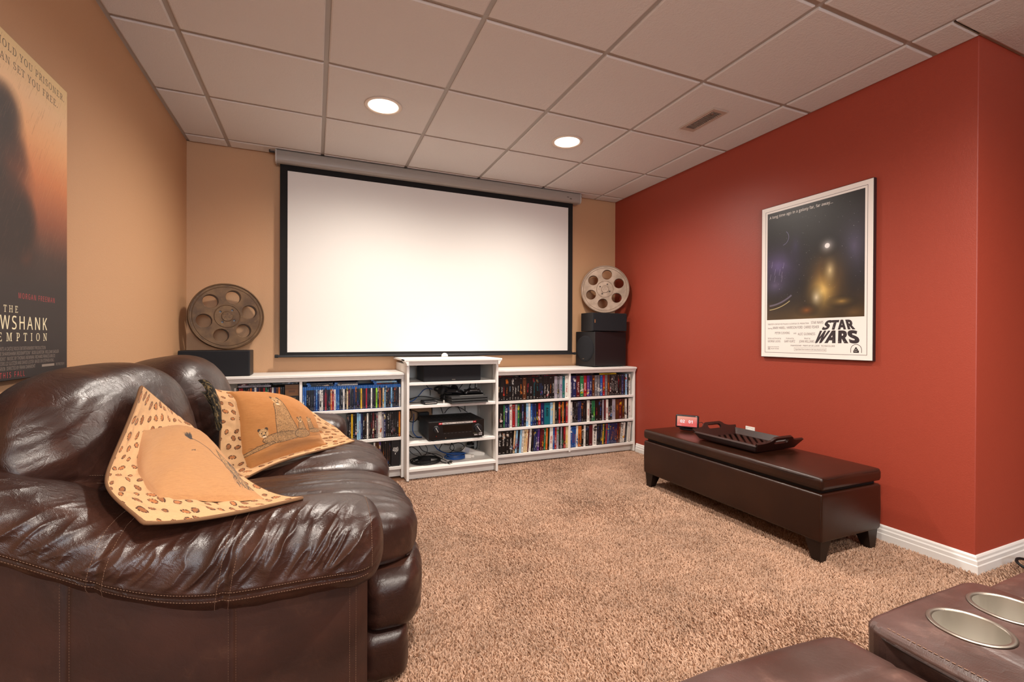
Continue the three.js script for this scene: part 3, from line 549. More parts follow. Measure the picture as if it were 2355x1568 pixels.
// ================================================================ projector screen
{
  const t = thing('projector_screen', 'large white pull-down projection screen with black border hung before the tan wall', 'projector screen', [0, 0, 0]);
  const x0 = 0.583, x1 = 3.03, w0 = 0.633, w1 = 2.982, zs = 0.075, yb = 0.912, wb = 0.927, wt = 2.252;
  const cas = new THREE.Shape(); [[0.03, 2.298], [0.03, 2.378], [0.12, 2.378]].forEach((p, i) => (i ? cas.lineTo(...p) : cas.moveTo(...p))); cas.quadraticCurveTo(0.134, 2.378, 0.134, 2.362); cas.lineTo(0.136, 2.318); cas.quadraticCurveTo(0.134, 2.292, 0.108, 2.292); cas.lineTo(0.085, 2.292); cas.lineTo(0.085, 2.298); cas.closePath();
  const prof = (len, x) => { const g = new THREE.ExtrudeGeometry(cas, { depth: len, bevelEnabled: false, curveSegments: 8 }); const p = g.attributes.position; for (let i = 0; i < p.count; i++) { const a = p.getX(i), b = p.getY(i), c = p.getZ(i); p.setXYZ(i, x + len - c, b, a); } g.computeVertexNormals(); return boxUV(toCreasedNormals(g, 0.5)); };
  part('casing', prof(3.075 - 0.566, 0.566), M.casing, t);
  for (const x of [0.556, 3.0755]) { const g = prof(0.0095, x); g.translate(0, -2.335, -0.083); g.scale(1, 1.06, 1.06); g.translate(0, 2.335, 0.083); part('end_cap', g, M.greyPlastic, t); }
  part('casing_ridge', slab(0.566, 3.075, 2.3435, 2.3455, 0.133, 0.1365, 0.0008), M.casing, t);
  for (const x of [0.52, 3.088]) { const k = x < 1 ? 1 : -1; const b = part('bracket', slab(x - 0.008, x + 0.03, 2.368, 2.375, 0.07, 0.09, 0.001), M.blackPlastic, t); part('hook', tube([[x, 2.372, 0.08], [x - 0.006 * k, 2.38, 0.085], [x + 0.004 * k, 2.389, 0.09]], 0.0035, 10), M.blackPlastic, b); }
  part('label_sticker', plain(2.935, 2.955, 2.327, 2.335, 0.1358, 0.1366), std({ color: 0x6d655f }), t); part('label_sticker', plain(2.964, 2.984, 2.313, 2.325, 0.136, 0.1368), std({ color: 0x6d655f }), t);
  const wave = (x, y) => 0.0035 * Math.sin(x * 3.1 + 0.4) * smooth(1.1, 0.92, y);
  const fab = (a, b, c, d, o) => sheet((u, v) => { const x = a + (b - a) * u, y = c + (d - c) * v; return V(x, y, zs + o + wave(x, y)); }, Math.max(2, Math.round((b - a) * 30)), Math.max(2, Math.round((d - c) * 12)));
  part('screen_fabric', fab(w0, w1, wb, wt, 0), M.screenWhite, t);
  part('black_border', fab(x0, w0, yb, 2.3, 0.0002), M.screenBlack, t); part('black_border', fab(w1, x1, yb, 2.3, 0.0002), M.screenBlack, t);
  part('black_border', fab(w0, w1, wt, 2.3, 0.0002), M.screenBlack, t); part('black_border', fab(w0, w1, yb, wb, 0.0002), M.screenBlack, t);
  part('fabric_back', plain(x0 + 0.004, x1 - 0.004, yb + 0.004, 2.3, zs - 0.006, zs - 0.004), M.screenBlack, t);
  part('hem', tube([[x0, yb - 0.004, zs], [1.2, yb - 0.003, zs + 0.002], [1.8, yb - 0.005, zs - 0.002], [2.4, yb - 0.003, zs + 0.002], [x1, yb - 0.004, zs]], 0.008, 60, 8), M.screenBlack, t);
  const bar = new THREE.CylinderGeometry(0.0095, 0.0095, 3.05 - 0.57, 16).rotateZ(Math.PI / 2).translate((3.05 + 0.57) / 2, 0.8985, zs + 0.004); part('weight_bar', bar, M.blackPlastic, t);
  for (const x of [0.562, 3.056]) part('bar_cap', new THREE.CylinderGeometry(0.012, 0.012, 0.022, 16).rotateZ(Math.PI / 2).translate(x, 0.8985, zs + 0.004), M.blackMatte, t);
  const hs = new THREE.Shape(); hs.absarc(0, 0, 0.024, 0, Math.PI); hs.lineTo(0.024, 0);
  part('pull_handle', boxUV(new THREE.ExtrudeGeometry(hs, { depth: 0.012, bevelEnabled: true, bevelSize: 0.003, bevelThickness: 0.003, bevelSegments: 2, curveSegments: 14 }).translate(1.805, 0.887, zs + 0.016)), M.whitePlastic, t);
}

// ================================================================ speakers
function badgeMat() { return std({ color: 0xb58b62, roughness: 0.35, metalness: 0.7 }); }
function boxSpeaker(name, label, p, turn, w, h, d, badge) {
  const t = thing(name, label, 'speaker', p, null, turn);
  part('cabinet', slab(-w / 2, w / 2, 0, h, -d, -0.014, 0.004), M.blackWood, t);
  part('grille', slab(-w / 2 + 0.002, w / 2 - 0.002, 0.002, h - 0.002, -0.0145, 0, 0.006), M.blackCloth, t);
  if (badge) part('badge', slab(badge[0] - badge[2] / 2, badge[0] + badge[2] / 2, badge[1] - badge[3] / 2, badge[1] + badge[3] / 2, -0.001, 0.002, 0.0006), badgeMat(), t);
  return t;
}
boxSpeaker('surround_speaker', 'long black speaker lying on the left bookcase under the dark bronze film reel', [0.222, 0.7785, 0.33], 0, 0.4, 0.169, 0.2, [-0.173, 0.093, 0.01, 0.032]);
boxSpeaker('surround_speaker', 'black box speaker stacked on the subwoofer and carrying the pale film reel', [3.302, 1.1056, 0.296], 0.02, 0.375, 0.168, 0.2, [-0.168, 0.09, 0.009, 0.03]);
{
  const t = boxSpeaker('center_speaker', 'wide black speaker on the top shelf of the tall white cabinet', [1.777, 0.7113, 0.452], 0, 0.447, 0.122, 0.24, null);
  const bt = canvasTex(128, 32, (c) => { c.fillStyle = '#141418'; c.fillRect(0, 0, 128, 32); c.fillStyle = '#b8b0a4'; for (let i = 0; i < 6; i++) { c.fillRect(10 + i * 19, 7, 5, 18); c.fillRect(10 + i * 19, 7 + (i % 3) * 7, 13, 4); } });
  part('badge', new THREE.PlaneGeometry(0.03, 0.008).translate(0.005, 0.013, 0.0006), std({ map: bt, roughness: 0.4 }), t);
}
{
  const t = thing('subwoofer', 'black cube subwoofer with a round grille at the red wall end of the bookcase', 'subwoofer', [3.133, 0.7805, 0.3], null, 0.14);
  part('cabinet', slab(0, 0.385, 0.008, 0.322, -0.27, 0, 0.005), M.blackWood, t);
  for (const [x, z] of [[0.03, -0.03], [0.355, -0.03], [0.03, -0.24], [0.355, -0.24]]) part('foot', new THREE.CylinderGeometry(0.015, 0.014, 0.009, 14).translate(x, 0.0045, z), M.rubber, t);
  const gr = new THREE.LatheGeometry([[0.0001, 0.015], [0.06, 0.014], [0.1, 0.01], [0.118, 0.006], [0.121, 0]].map((p) => new THREE.Vector2(...p)), 40).rotateZ(Math.PI / 2); gr.translate(0, 0.165, -0.135);
  part('round_grille', boxUV(toCreasedNormals(gr, 1)), M.blackCloth, t);
  part('badge', slab(-0.0135, -0.011, 0.07, 0.074, -0.155, -0.132, 0.0006), M.chrome, t);
  part('rear_cable', tube([[0.385, 0.06, -0.2], [0.4, 0.07, -0.2], [0.403, 0.03, -0.2], [0.398, 0.006, -0.2]], 0.003, 16), M.greyPlastic, t);
}

// ================================================================ film reels
function reel(label, p, yaw, tilt, spin, face, inner, depth) {
  const t = thing('film_reel', label, 'film reel', p); t.rotation.order = 'YXZ'; t.rotation.set(tilt, yaw, 0);
  const R = 0.223, hs = 0.047, hc = 0.137;
  const disc = (r, hole, d, small) => {
    const s = new THREE.Shape(); s.absarc(0, 0, r, 0, Math.PI * 2);
    for (let i = 0; i < 6; i++) { const a = spin + i * Math.PI / 3, q = new THREE.Path(); q.absarc(Math.sin(a) * hc, Math.cos(a) * hc, hole, 0, Math.PI * 2, true); s.holes.push(q); }
    if (small) for (let i = 0; i < 4; i++) { const a = spin + 0.35 + i * Math.PI / 2, q = new THREE.Path(); q.absarc(Math.sin(a) * 0.05, Math.cos(a) * 0.05, 0.0085, 0, Math.PI * 2, true); s.holes.push(q); }
    return new THREE.ExtrudeGeometry(s, { depth: d, bevelEnabled: true, bevelSize: 0.002, bevelThickness: 0.002, bevelSegments: 2, curveSegments: 40 });
  };
  part('front_flange', boxUV(disc(R - 0.002, hs, 0.006, true).translate(0, 0, depth / 2 - 0.008)), face, t);
  part('rear_flange', boxUV(disc(R - 0.002, hs, 0.006, false).translate(0, 0, -depth / 2 + 0.002)), face, t);
  part('core', boxUV(disc(R - 0.024, hs + 0.001, depth - 0.02, false).translate(0, 0, -depth / 2 + 0.01)), inner, t);
  part('rim', new THREE.TorusGeometry(R - 0.004, 0.005, 10, 80).translate(0, 0, depth / 2), face, t);
  part('outer_ring', new THREE.TorusGeometry(R * 0.895, 0.0025, 8, 80).translate(0, 0, depth / 2), face, t);
  const hub = part('hub', new THREE.TorusGeometry(0.076, 0.003, 8, 60).translate(0, 0, depth / 2), face, t);
  part('hub_cap', new THREE.LatheGeometry([[0.0001, 0.003], [0.029, 0.003], [0.031, 0.005], [0.034, 0.005], [0.0355, 0.0]].map((q) => new THREE.Vector2(...q)), 40).rotateX(Math.PI / 2).translate(0, 0, depth / 2), face, hub);
  return t;
}
const bronze = (a, b, c2) => std({ map: dataTex(512, (u, v) => { const n = tf(u, v, 6, 5, 61), m = tf(u, v, 20, 4, 67); return mixc(mixc(hex(a), hex(b), clamp((n - 0.3) * 2.4)), hex(c2), clamp((m - 0.6) * 3) * 0.5); }, true, 3), roughness: 0.5, metalness: 0.35 });
reel('large dark bronze film reel leaning in the corner behind the sofa', [0.262, 1.176, 0.145], 0.275, -0.06, 0.27, bronze('#49321d', '#64492d', '#80663f'), std({ color: 0x6f747c, roughness: 0.5 }), 0.062);
reel('pale pinkish-bronze film reel leaning above the stacked speakers near the red wall', [3.325, 1.501, 0.172], -0.6, -0.06, 0.14, bronze('#84705f', '#a08a78', '#6a574a'), std({ color: 0x4a423c, roughness: 0.6 }), 0.04);

// ================================================================ electronics in the tall cabinet
{
  const y = 0.5443, t = thing('set_top_box', 'small flat black box on the cabinet shelf beside the games console', 'set-top box', [1.603, y, 0.412], null, 0.06);
  part('housing', slab(-0.052, 0.052, 0.002, 0.027, -0.05, 0.05, 0.006), M.blackPlastic, t);
  part('front_strip', slab(-0.042, 0.044, 0.009, 0.014, 0.0485, 0.0508, 0.001), M.greyPlastic, t);
  for (const x of [-0.038, 0.038]) part('foot', slab(x - 0.008, x + 0.008, 0, 0.0022, -0.04, 0.04, 0.001), M.rubber, t);
}
{
  const t = thing('games_console', 'black three-layered games console jutting over the cabinet shelf edge', 'games console', [1.888, 0.5443, 0.355], null, 0.05);
  const lay = [[0.004, 0.02, 0.004], [0.0225, 0.038, 0.0], [0.0405, 0.056, -0.004]];
  const slabSkew = (y0, y1, o) => { const w = 0.145, d = 0.15, s = 0.012; const g = new RoundedBoxGeometry(2 * w, y1 - y0, 2 * d, 1, 0.002), p = g.attributes.position; for (let i = 0; i < p.count; i++) { const yy = p.getY(i) / (y1 - y0); p.setZ(i, p.getZ(i) + (p.getZ(i) > 0 ? -yy * s : yy * s) + o); } g.computeVertexNormals(); return boxUV(g.translate(0, (y0 + y1) / 2, 0)); };
  lay.forEach((l) => part('layer', slabSkew(l[0], l[1], l[2]), std({ color: 0x141212, roughness: 0.75 }), t));
  part('inner_body', plain(-0.138, 0.138, 0.002, 0.055, -0.138, 0.138), M.blackMatte, t);
  part('disc_slot', plain(-0.07, 0.05, 0.0335, 0.0345, 0.146, 0.1475), M.rubber, t);
  part('edge_light', plain(-0.07, 0.12, 0.0565, 0.0575, 0.115, 0.12), M.greyPlastic, t);
}
function controller(label, p, turn) {
  const t = thing('game_controller', label, 'game controller', p, 'game controllers on the console', turn);
  const b = puff(0.076, 0.017, 0.036, 3, 20, (v) => { const k = Math.abs(v.x) / 0.076; v.z += 0.035 * smooth(0.45, 1, k) * (v.z > -0.01 ? 1 : 0.4); v.y -= 0.012 * smooth(0.5, 1, k); });
  part('body', b.translate(0, 0.024, 0), M.blackPlastic, t);
  for (const s of [-1, 1]) {
    const k = part('thumb_stick', new THREE.LatheGeometry([[0.0001, 0.018], [0.007, 0.0175], [0.009, 0.015], [0.0085, 0.013], [0.004, 0.011], [0.005, 0], [0.0001, 0]].map((q) => new THREE.Vector2(...q)), 20), M.rubber, t); k.position.set(s * 0.026, 0.036, 0.022);
    const q = part('button_pad', new THREE.CylinderGeometry(0.013, 0.015, 0.006, 20), M.blackMatte, t); q.position.set(s * 0.052, 0.036, -0.004);
  }
  part('light_bar', slab(-0.03, 0.03, 0.03, 0.034, 0.03, 0.034, 0.001), M.greyPlastic, t);
  part('touch_pad', slab(-0.026, 0.026, 0.039, 0.0425, -0.026, 0.004, 0.001), M.blackMatte, t);
  return t;
}
controller('black game controller at the clear end of the console, nearer the red wall', [1.945, 0.6012, 0.40], 0.05);
controller('black game controller half buried in the headset on the console', [1.80, 0.6012, 0.37], 2.6);
{
  const t = thing('headset', 'tangled black headset lying on the games console', 'headset', [1.76, 0.602, 0.30], null, 0.4);
  part('headband', tube([[-0.07, 0.02, 0.03], [-0.075, 0.035, -0.04], [0, 0.045, -0.09], [0.075, 0.035, -0.04], [0.07, 0.02, 0.03]], 0.009, 40, 8), M.blackPlastic, t);
  for (const s of [-1, 1]) part('ear_cup', puff(0.017, 0.034, 0.034, 3, 14).rotateZ(s * 0.4).translate(s * 0.066, 0.034, 0.035), M.blackMatte, t);
  part('microphone', tube([[-0.07, 0.02, 0.05], [-0.05, 0.012, 0.085], [-0.02, 0.012, 0.1]], 0.003, 16), M.rubber, t);
  part('cord', tube([[0.07, 0.02, 0.05], [0.05, 0.06, 0.05], [0.02, 0.075, 0.03], [-0.005, 0.04, 0.06], [0.02, 0.02, 0.09], [0.05, 0.045, 0.07], [0.06, 0.02, 0.10]], 0.0018, 50), M.rubber, t);
}
const cableLabel = (o, l, g) => tag(o, l, 'cable', g);
{
  const t = thing('usb_cable', 'black usb cable with a white tip hanging over the console front corner', 'cable', [0, 0, 0]);
  part('cord', tube([[1.735, 0.606, 0.36], [1.722, 0.612, 0.42], [1.712, 0.585, 0.44], [1.709, 0.565, 0.443]], 0.002, 20), M.rubber, t);
  part('plug', slab(1.704, 1.714, 0.552, 0.57, 0.438, 0.449, 0.002), M.greyPlastic, t); part('tip', slab(1.7055, 1.7125, 0.5445, 0.552, 0.4395, 0.4475, 0.001), M.whitePlastic, t);
}
cableLabel(part('network_cable', tube([[1.447, 0.55, 0.3], [1.50, 0.556, 0.3], [1.56, 0.59, 0.25], [1.61, 0.626, 0.2], [1.66, 0.632, 0.15], [1.70, 0.62, 0.12]], 0.0035, 60), M.blueCable), 'blue network cable sweeping along the shelf behind the small flat box');
cableLabel(part('power_cable', tube([[1.447, 0.551, 0.25], [1.50, 0.57, 0.27], [1.56, 0.584, 0.27], [1.63, 0.578, 0.28], [1.70, 0.556, 0.3], [1.735, 0.5475, 0.33]], 0.004, 60), M.rubber), 'thick black cable arching over the shelf behind the small flat box');
cableLabel(part('power_cable', tube([[1.447, 0.552, 0.34], [1.50, 0.5485, 0.33], [1.55, 0.5485, 0.32], [1.595, 0.557, 0.345], [1.603, 0.5555, 0.36]], 0.0025, 40), M.rubber), 'thin black cable plugged into the small flat box');
for (const [x, x2, l] of [[1.665, 1.70, 'black cable hanging straight down the back above the headset'], [1.80, 1.79, 'black cable hanging down the back behind the game controllers'], [1.98, 1.95, 'black cable hanging at the back above the clear controller']])
  cableLabel(part('hanging_cable', tube([[x, 0.688, 0.03], [x + 0.003, 0.65, 0.028], [x2, 0.60, 0.03], [x2, 0.56, 0.04]], 0.003, 24), M.rubber), l);
cableLabel(part('hanging_cable', tube([[2.02, 0.60, 0.08], [2.035, 0.655, 0.09], [2.05, 0.684, 0.12], [2.058, 0.66, 0.14], [2.045, 0.59, 0.16], [2.043, 0.549, 0.18]], 0.004, 30), M.rubber), 'looped black cable standing at the side behind the clear controller');
{ // receiver
  const t = thing('receiver', 'black audio receiver with two dials on the cabinet shelf', 'receiver', [1.806, 0.2713, 0.463]);
  const w = 0.2165, h = 0.142;
  part('housing', slab(-w, w, 0.012, h, -0.335, -0.012, 0.003), std({ color: 0x232327, roughness: 0.5, metalness: 0.3 }), t);
  part('front_panel', slab(-w, w, 0.01, h + 0.001, -0.0125, 0, 0.003), phys({ color: 0x100d0e, roughness: 0.3 }), t);
  for (let r = 0; r < 3; r++) for (let i = 0; i < 9; i++) part('vent_slot', slab(-0.17 + i * 0.038, -0.145 + i * 0.038, h - 0.001, h + 0.0007, -0.1 - r * 0.07, -0.07 - r * 0.07, 0.0005), M.rubber, t);
  for (const [x, z] of [[-0.17, -0.03], [0.17, -0.03], [-0.17, -0.3], [0.17, -0.3]]) part('foot', new THREE.CylinderGeometry(0.022, 0.02, 0.012, 20).translate(x, 0.006, z), M.blackPlastic, t);
  const dial = (x, y, r, a) => { const k = part('dial', new THREE.LatheGeometry([[0.0001, 0.022], [r - 0.003, 0.022], [r, 0.019], [r, 0.004], [r + 0.004, 0.003], [r + 0.005, 0]].map((q) => new THREE.Vector2(...q)), 36).rotateX(Math.PI / 2).translate(x, y, 0), M.blackPlastic, t); const m = part('pointer', slab(-0.0013, 0.0013, -r * 0.85, r * 0.85, 0.0222, 0.0228, 0.0002), M.whitePlastic, k); m.position.set(x, y, 0); m.rotation.z = a; };
  dial(-0.158, 0.086, 0.022, 0.5); dial(0.167, 0.074, 0.03, 0.6);
  part('display_window', slab(-0.108, 0.118, 0.06, 0.113, -0.001, 0.0012, 0.001), phys({ color: 0x060405, roughness: 0.12 }), t);
  const stick = canvasTex(512, 32, (c) => { c.fillStyle = '#dcd8d2'; c.fillRect(0, 0, 512, 32); c.fillStyle = '#c01828'; c.fillRect(0, 0, 46, 32); c.fillRect(466, 0, 46, 32); c.fillStyle = '#2a2a2e'; for (let x = 58; x < 455; x += rr(10, 26)) c.fillRect(x, 9 + rr(0, 5), rr(5, 16), rr(5, 12)); c.fillStyle = '#fff'; c.fillRect(10, 12, 26, 7); c.fillRect(478, 12, 24, 7); });
  part('sticker', new THREE.PlaneGeometry(0.292, 0.013).translate(0.006, 0.127, 0.0006), std({ map: stick, roughness: 0.5 }), t);
  for (let i = 0; i < 8; i++) part('button', slab(-0.1 + i * 0.0285, -0.088 + i * 0.0285, 0.05, 0.053, -0.001, 0.002, 0.0006), std({ color: 0x3a3330, roughness: 0.4 }), t);
  part('headphone_socket', new THREE.CylinderGeometry(0.004, 0.004, 0.003, 14).rotateX(Math.PI / 2).translate(-0.087, 0.018, 0.001), M.chrome, t);
  part('power_button', new THREE.CylinderGeometry(0.003, 0.003, 0.003, 14).rotateX(Math.PI / 2).translate(-0.158, 0.036, 0.001), std({ color: 0xa03020, roughness: 0.4 }), t);
  const mk = std({ color: 0xb8b4b4, roughness: 0.5 });
  for (const [x, y] of [[0.15, 0.026], [0.186, 0.026], [0.186, 0.038]]) part('logo_patch', plain(x - 0.014, x + 0.014, y - 0.0045, y + 0.0045, 0, 0.0008), mk, t);
  for (let i = 0; i < 5; i++) part('caption_mark', plain(0.13 + i * 0.008 - 0.002, 0.134 + i * 0.008, 0.0365, 0.0392, 0, 0.0006), std({ color: 0x8f8a70 }), t);
}
for (const [pts, l] of [
  [[[1.70, 0.419, 0.1], [1.705, 0.49, 0.09], [1.73, 0.514, 0.08], [1.76, 0.49, 0.1], [1.785, 0.419, 0.13]], 'black cable arching over the back of the audio receiver, middle loop'],
  [[[1.80, 0.419, 0.12], [1.84, 0.455, 0.1], [1.89, 0.466, 0.09], [1.945, 0.45, 0.1], [1.99, 0.419, 0.14]], 'black cable bowed low over the audio receiver toward the dial end'],
  [[[1.945, 0.419, 0.10], [1.93, 0.46, 0.07], [1.91, 0.50, 0.05], [1.905, 0.521, 0.04]], 'black cable slanting up behind the receiver to the shelf above'],
  [[[1.99, 0.419, 0.08], [1.992, 0.47, 0.06], [1.992, 0.521, 0.05]], 'thick black cable standing straight up behind the receiver dial end'],
  [[[1.46, 0.50, 0.1], [1.51, 0.48, 0.12], [1.53, 0.42, 0.14], [1.49, 0.36, 0.16], [1.465, 0.31, 0.2], [1.50, 0.2745, 0.24], [1.54, 0.2745, 0.3], [1.565, 0.28, 0.34]], 'black cord dropping beside the receiver to the shelf corner'],
  [[[1.47, 0.44, 0.05], [1.54, 0.45, 0.06], [1.60, 0.42, 0.07], [1.56, 0.36, 0.09], [1.49, 0.37, 0.1], [1.46, 0.33, 0.12], [1.50, 0.285, 0.15]], 'thin black cord coiled near the adapter at the cabinet back'],
  [[[1.475, 0.40, 0.16], [1.462, 0.345, 0.2], [1.485, 0.295, 0.26], [1.51, 0.2745, 0.3]], 'thick black cord bundle bent along the cabinet side by the receiver'],
]) cableLabel(part('receiver_cable', tube(pts, 0.0032, 60), M.rubber), l);
cableLabel(part('network_cable', tube([[1.56, 0.419, 0.06], [1.548, 0.385, 0.12], [1.53, 0.34, 0.17], [1.525, 0.30, 0.22], [1.545, 0.275, 0.27], [1.575, 0.276, 0.3]], 0.0035, 50), M.blueCable), 'blue network cable falling beside the audio receiver');
{
  const t = thing('power_adapter', 'black plug-in power adapter on the wall behind the receiver', 'power adapter', [1.64, 0.395, 0.02]);
  part('body', slab(-0.045, 0.045, -0.033, 0.033, 0, 0.05, 0.006), M.blackPlastic, t);
  part('second_plug', slab(-0.02, 0.02, -0.05, -0.034, 0, 0.035, 0.004), M.blackMatte, t);
}
// bottom shelf tangle
const coil = (cx, y, cz, rx, rz, n, jit, r, mat, tail = []) => { const pts = []; for (let i = 0; i <= n * 10; i++) { const a = i / 10 * Math.PI * 2 * 1.003, k = 1 + jit * fbm(i * 0.23, cx * 9, 2, 2); pts.push([cx + rx * k * Math.cos(a), y + r + (i / (n * 10)) * r * 2.2 * n * 0.6 + 0.004 * noise(i * 0.4, 1, cx), cz + rz * k * Math.sin(a)]); } return tube([...pts, ...tail], r, n * 44, 6); };
cableLabel(part('network_cable', coil(1.845, 0.0875, 0.29, 0.075, 0.065, 5, 0.5, 0.004, 0, [[1.78, 0.13, 0.3], [1.72, 0.15, 0.22], [1.695, 0.185, 0.2]]), M.blueCable), 'coil of blue network cable on the bottom shelf of the cabinet');
cableLabel(part('power_cable', coil(1.605, 0.0875, 0.325, 0.105, 0.09, 4, 0.35, 0.0042, 0, [[1.70, 0.10, 0.40], [1.735, 0.0935, 0.435]]), M.rubber), 'wide loose coil of black cable on the bottom shelf front');
cableLabel(part('power_cable', tube([[1.45, 0.20, 0.1], [1.50, 0.19, 0.14], [1.56, 0.22, 0.1], [1.60, 0.15, 0.2], [1.66, 0.13, 0.25], [1.70, 0.12, 0.36], [1.745, 0.098, 0.40]], 0.003, 60), M.rubber), 'black cable running from the cabinet side down to two plugs');
cableLabel(part('power_cable', tube([[1.50, 0.21, 0.06], [1.58, 0.23, 0.08], [1.66, 0.17, 0.1], [1.74, 0.21, 0.09], [1.82, 0.2, 0.12], [1.86, 0.15, 0.2], [1.80, 0.125, 0.26], [1.74, 0.14, 0.2], [1.78, 0.18, 0.14]], 0.003, 80), M.rubber), 'black cable looping above the blue coil on the bottom shelf');
cableLabel(part('power_cable', tube([[1.99, 0.2, 0.06], [2.03, 0.235, 0.08], [2.075, 0.21, 0.1], [2.085, 0.15, 0.12], [2.06, 0.105, 0.15], [2.03, 0.13, 0.13], [2.05, 0.19, 0.1]], 0.0032, 60), M.rubber), 'black cable curled at the shelf end behind the white power brick');
cableLabel(part('power_cable', tube([[1.455, 0.17, 0.2], [1.51, 0.19, 0.22], [1.56, 0.155, 0.25], [1.575, 0.12, 0.3], [1.54, 0.102, 0.35], [1.50, 0.11, 0.37]], 0.0028, 50), M.rubber), 'thin black cable curling at the sofa end of the bottom shelf');
for (const [pts, r, l] of [
  [[[1.455, 0.15, 0.08], [1.52, 0.2, 0.1], [1.59, 0.215, 0.14], [1.64, 0.16, 0.2], [1.60, 0.118, 0.26], [1.53, 0.13, 0.24], [1.50, 0.165, 0.18], [1.57, 0.19, 0.12], [1.68, 0.205, 0.08]], 0.0022, 'thin black cable looping high at the back of the bottom shelf'],
  [[[1.72, 0.23, 0.04], [1.75, 0.19, 0.08], [1.83, 0.165, 0.16], [1.90, 0.185, 0.2], [1.93, 0.16, 0.25], [1.88, 0.135, 0.28], [1.82, 0.145, 0.23], [1.87, 0.19, 0.13]], 0.003, 'black cable twisted through the top of the blue coil'],
  [[[1.53, 0.112, 0.30], [1.60, 0.128, 0.36], [1.67, 0.118, 0.39], [1.73, 0.112, 0.33], [1.70, 0.125, 0.26], [1.62, 0.13, 0.25], [1.56, 0.118, 0.33], [1.62, 0.105, 0.42]], 0.0026, 'black cable knotted on top of the wide black coil'],
]) cableLabel(part('power_cable', tube(pts, r, 90), M.rubber), l);
for (const [x, z, l] of [[1.752, 0.442, 'black plug at the cable end on the shelf edge, nearer the sofa'], [1.772, 0.425, 'black plug with metal tip on the shelf edge beside another plug']]) {
  const t = thing('cable_plug', l, 'plug', [x, 0.0873, z], null, 0.3); part('body', slab(-0.008, 0.008, 0, 0.017, -0.016, 0.01, 0.003), M.rubber, t); part('tip', slab(-0.005, 0.005, 0.004, 0.013, 0.01, 0.018, 0.001), M.chrome, t);
}
{
  const t = thing('power_brick', 'black power brick among the coiled cables on the bottom shelf', 'power brick', [1.595, 0.0873, 0.305], null, 0.25);
  part('body', slab(-0.045, 0.045, 0, 0.03, -0.025, 0.025, 0.006), M.blackPlastic, t); part('cord_grip', new THREE.CylinderGeometry(0.005, 0.004, 0.02, 12).rotateZ(Math.PI / 2).translate(-0.054, 0.015, 0), M.rubber, t);
}
{
  const t = thing('power_strip', 'long white power strip leaning on the blue cable coil', 'power strip', [2.005, 0.112, 0.25], null, -0.25); t.rotation.z = -0.32;
  part('body', slab(-0.095, 0.095, -0.022, 0.022, -0.02, 0.02, 0.008), M.whitePlastic, t); part('label_band', slab(-0.075, -0.03, -0.0225, 0.0225, -0.0205, 0.0206, 0.006), std({ color: 0xc4c6d0, roughness: 0.5 }), t);
}
{
  const t = thing('white_plug', 'small white plug block in front of the white power strip', 'plug', [1.95, 0.0873, 0.33], null, -0.2);
  part('body', slab(-0.04, 0.012, 0, 0.03, -0.018, 0.018, 0.005), M.whitePlastic, t); part('head', slab(0.012, 0.036, 0.002, 0.026, -0.014, 0.014, 0.004), M.whitePlastic, t);
}
{
  const t = thing('small_speaker', 'small black cylinder device at the back of the bottom shelf', 'adapter', [2.03, 0.0873, 0.1]);
  part('body', new THREE.LatheGeometry([[0.0001, 0], [0.03, 0], [0.032, 0.004], [0.031, 0.06], [0.026, 0.068], [0.0001, 0.069]].map((q) => new THREE.Vector2(...q)), 30), M.blackPlastic, t); part('band', new THREE.CylinderGeometry(0.0325, 0.0325, 0.008, 30).translate(0, 0.045, 0), M.greyPlastic, t);
}

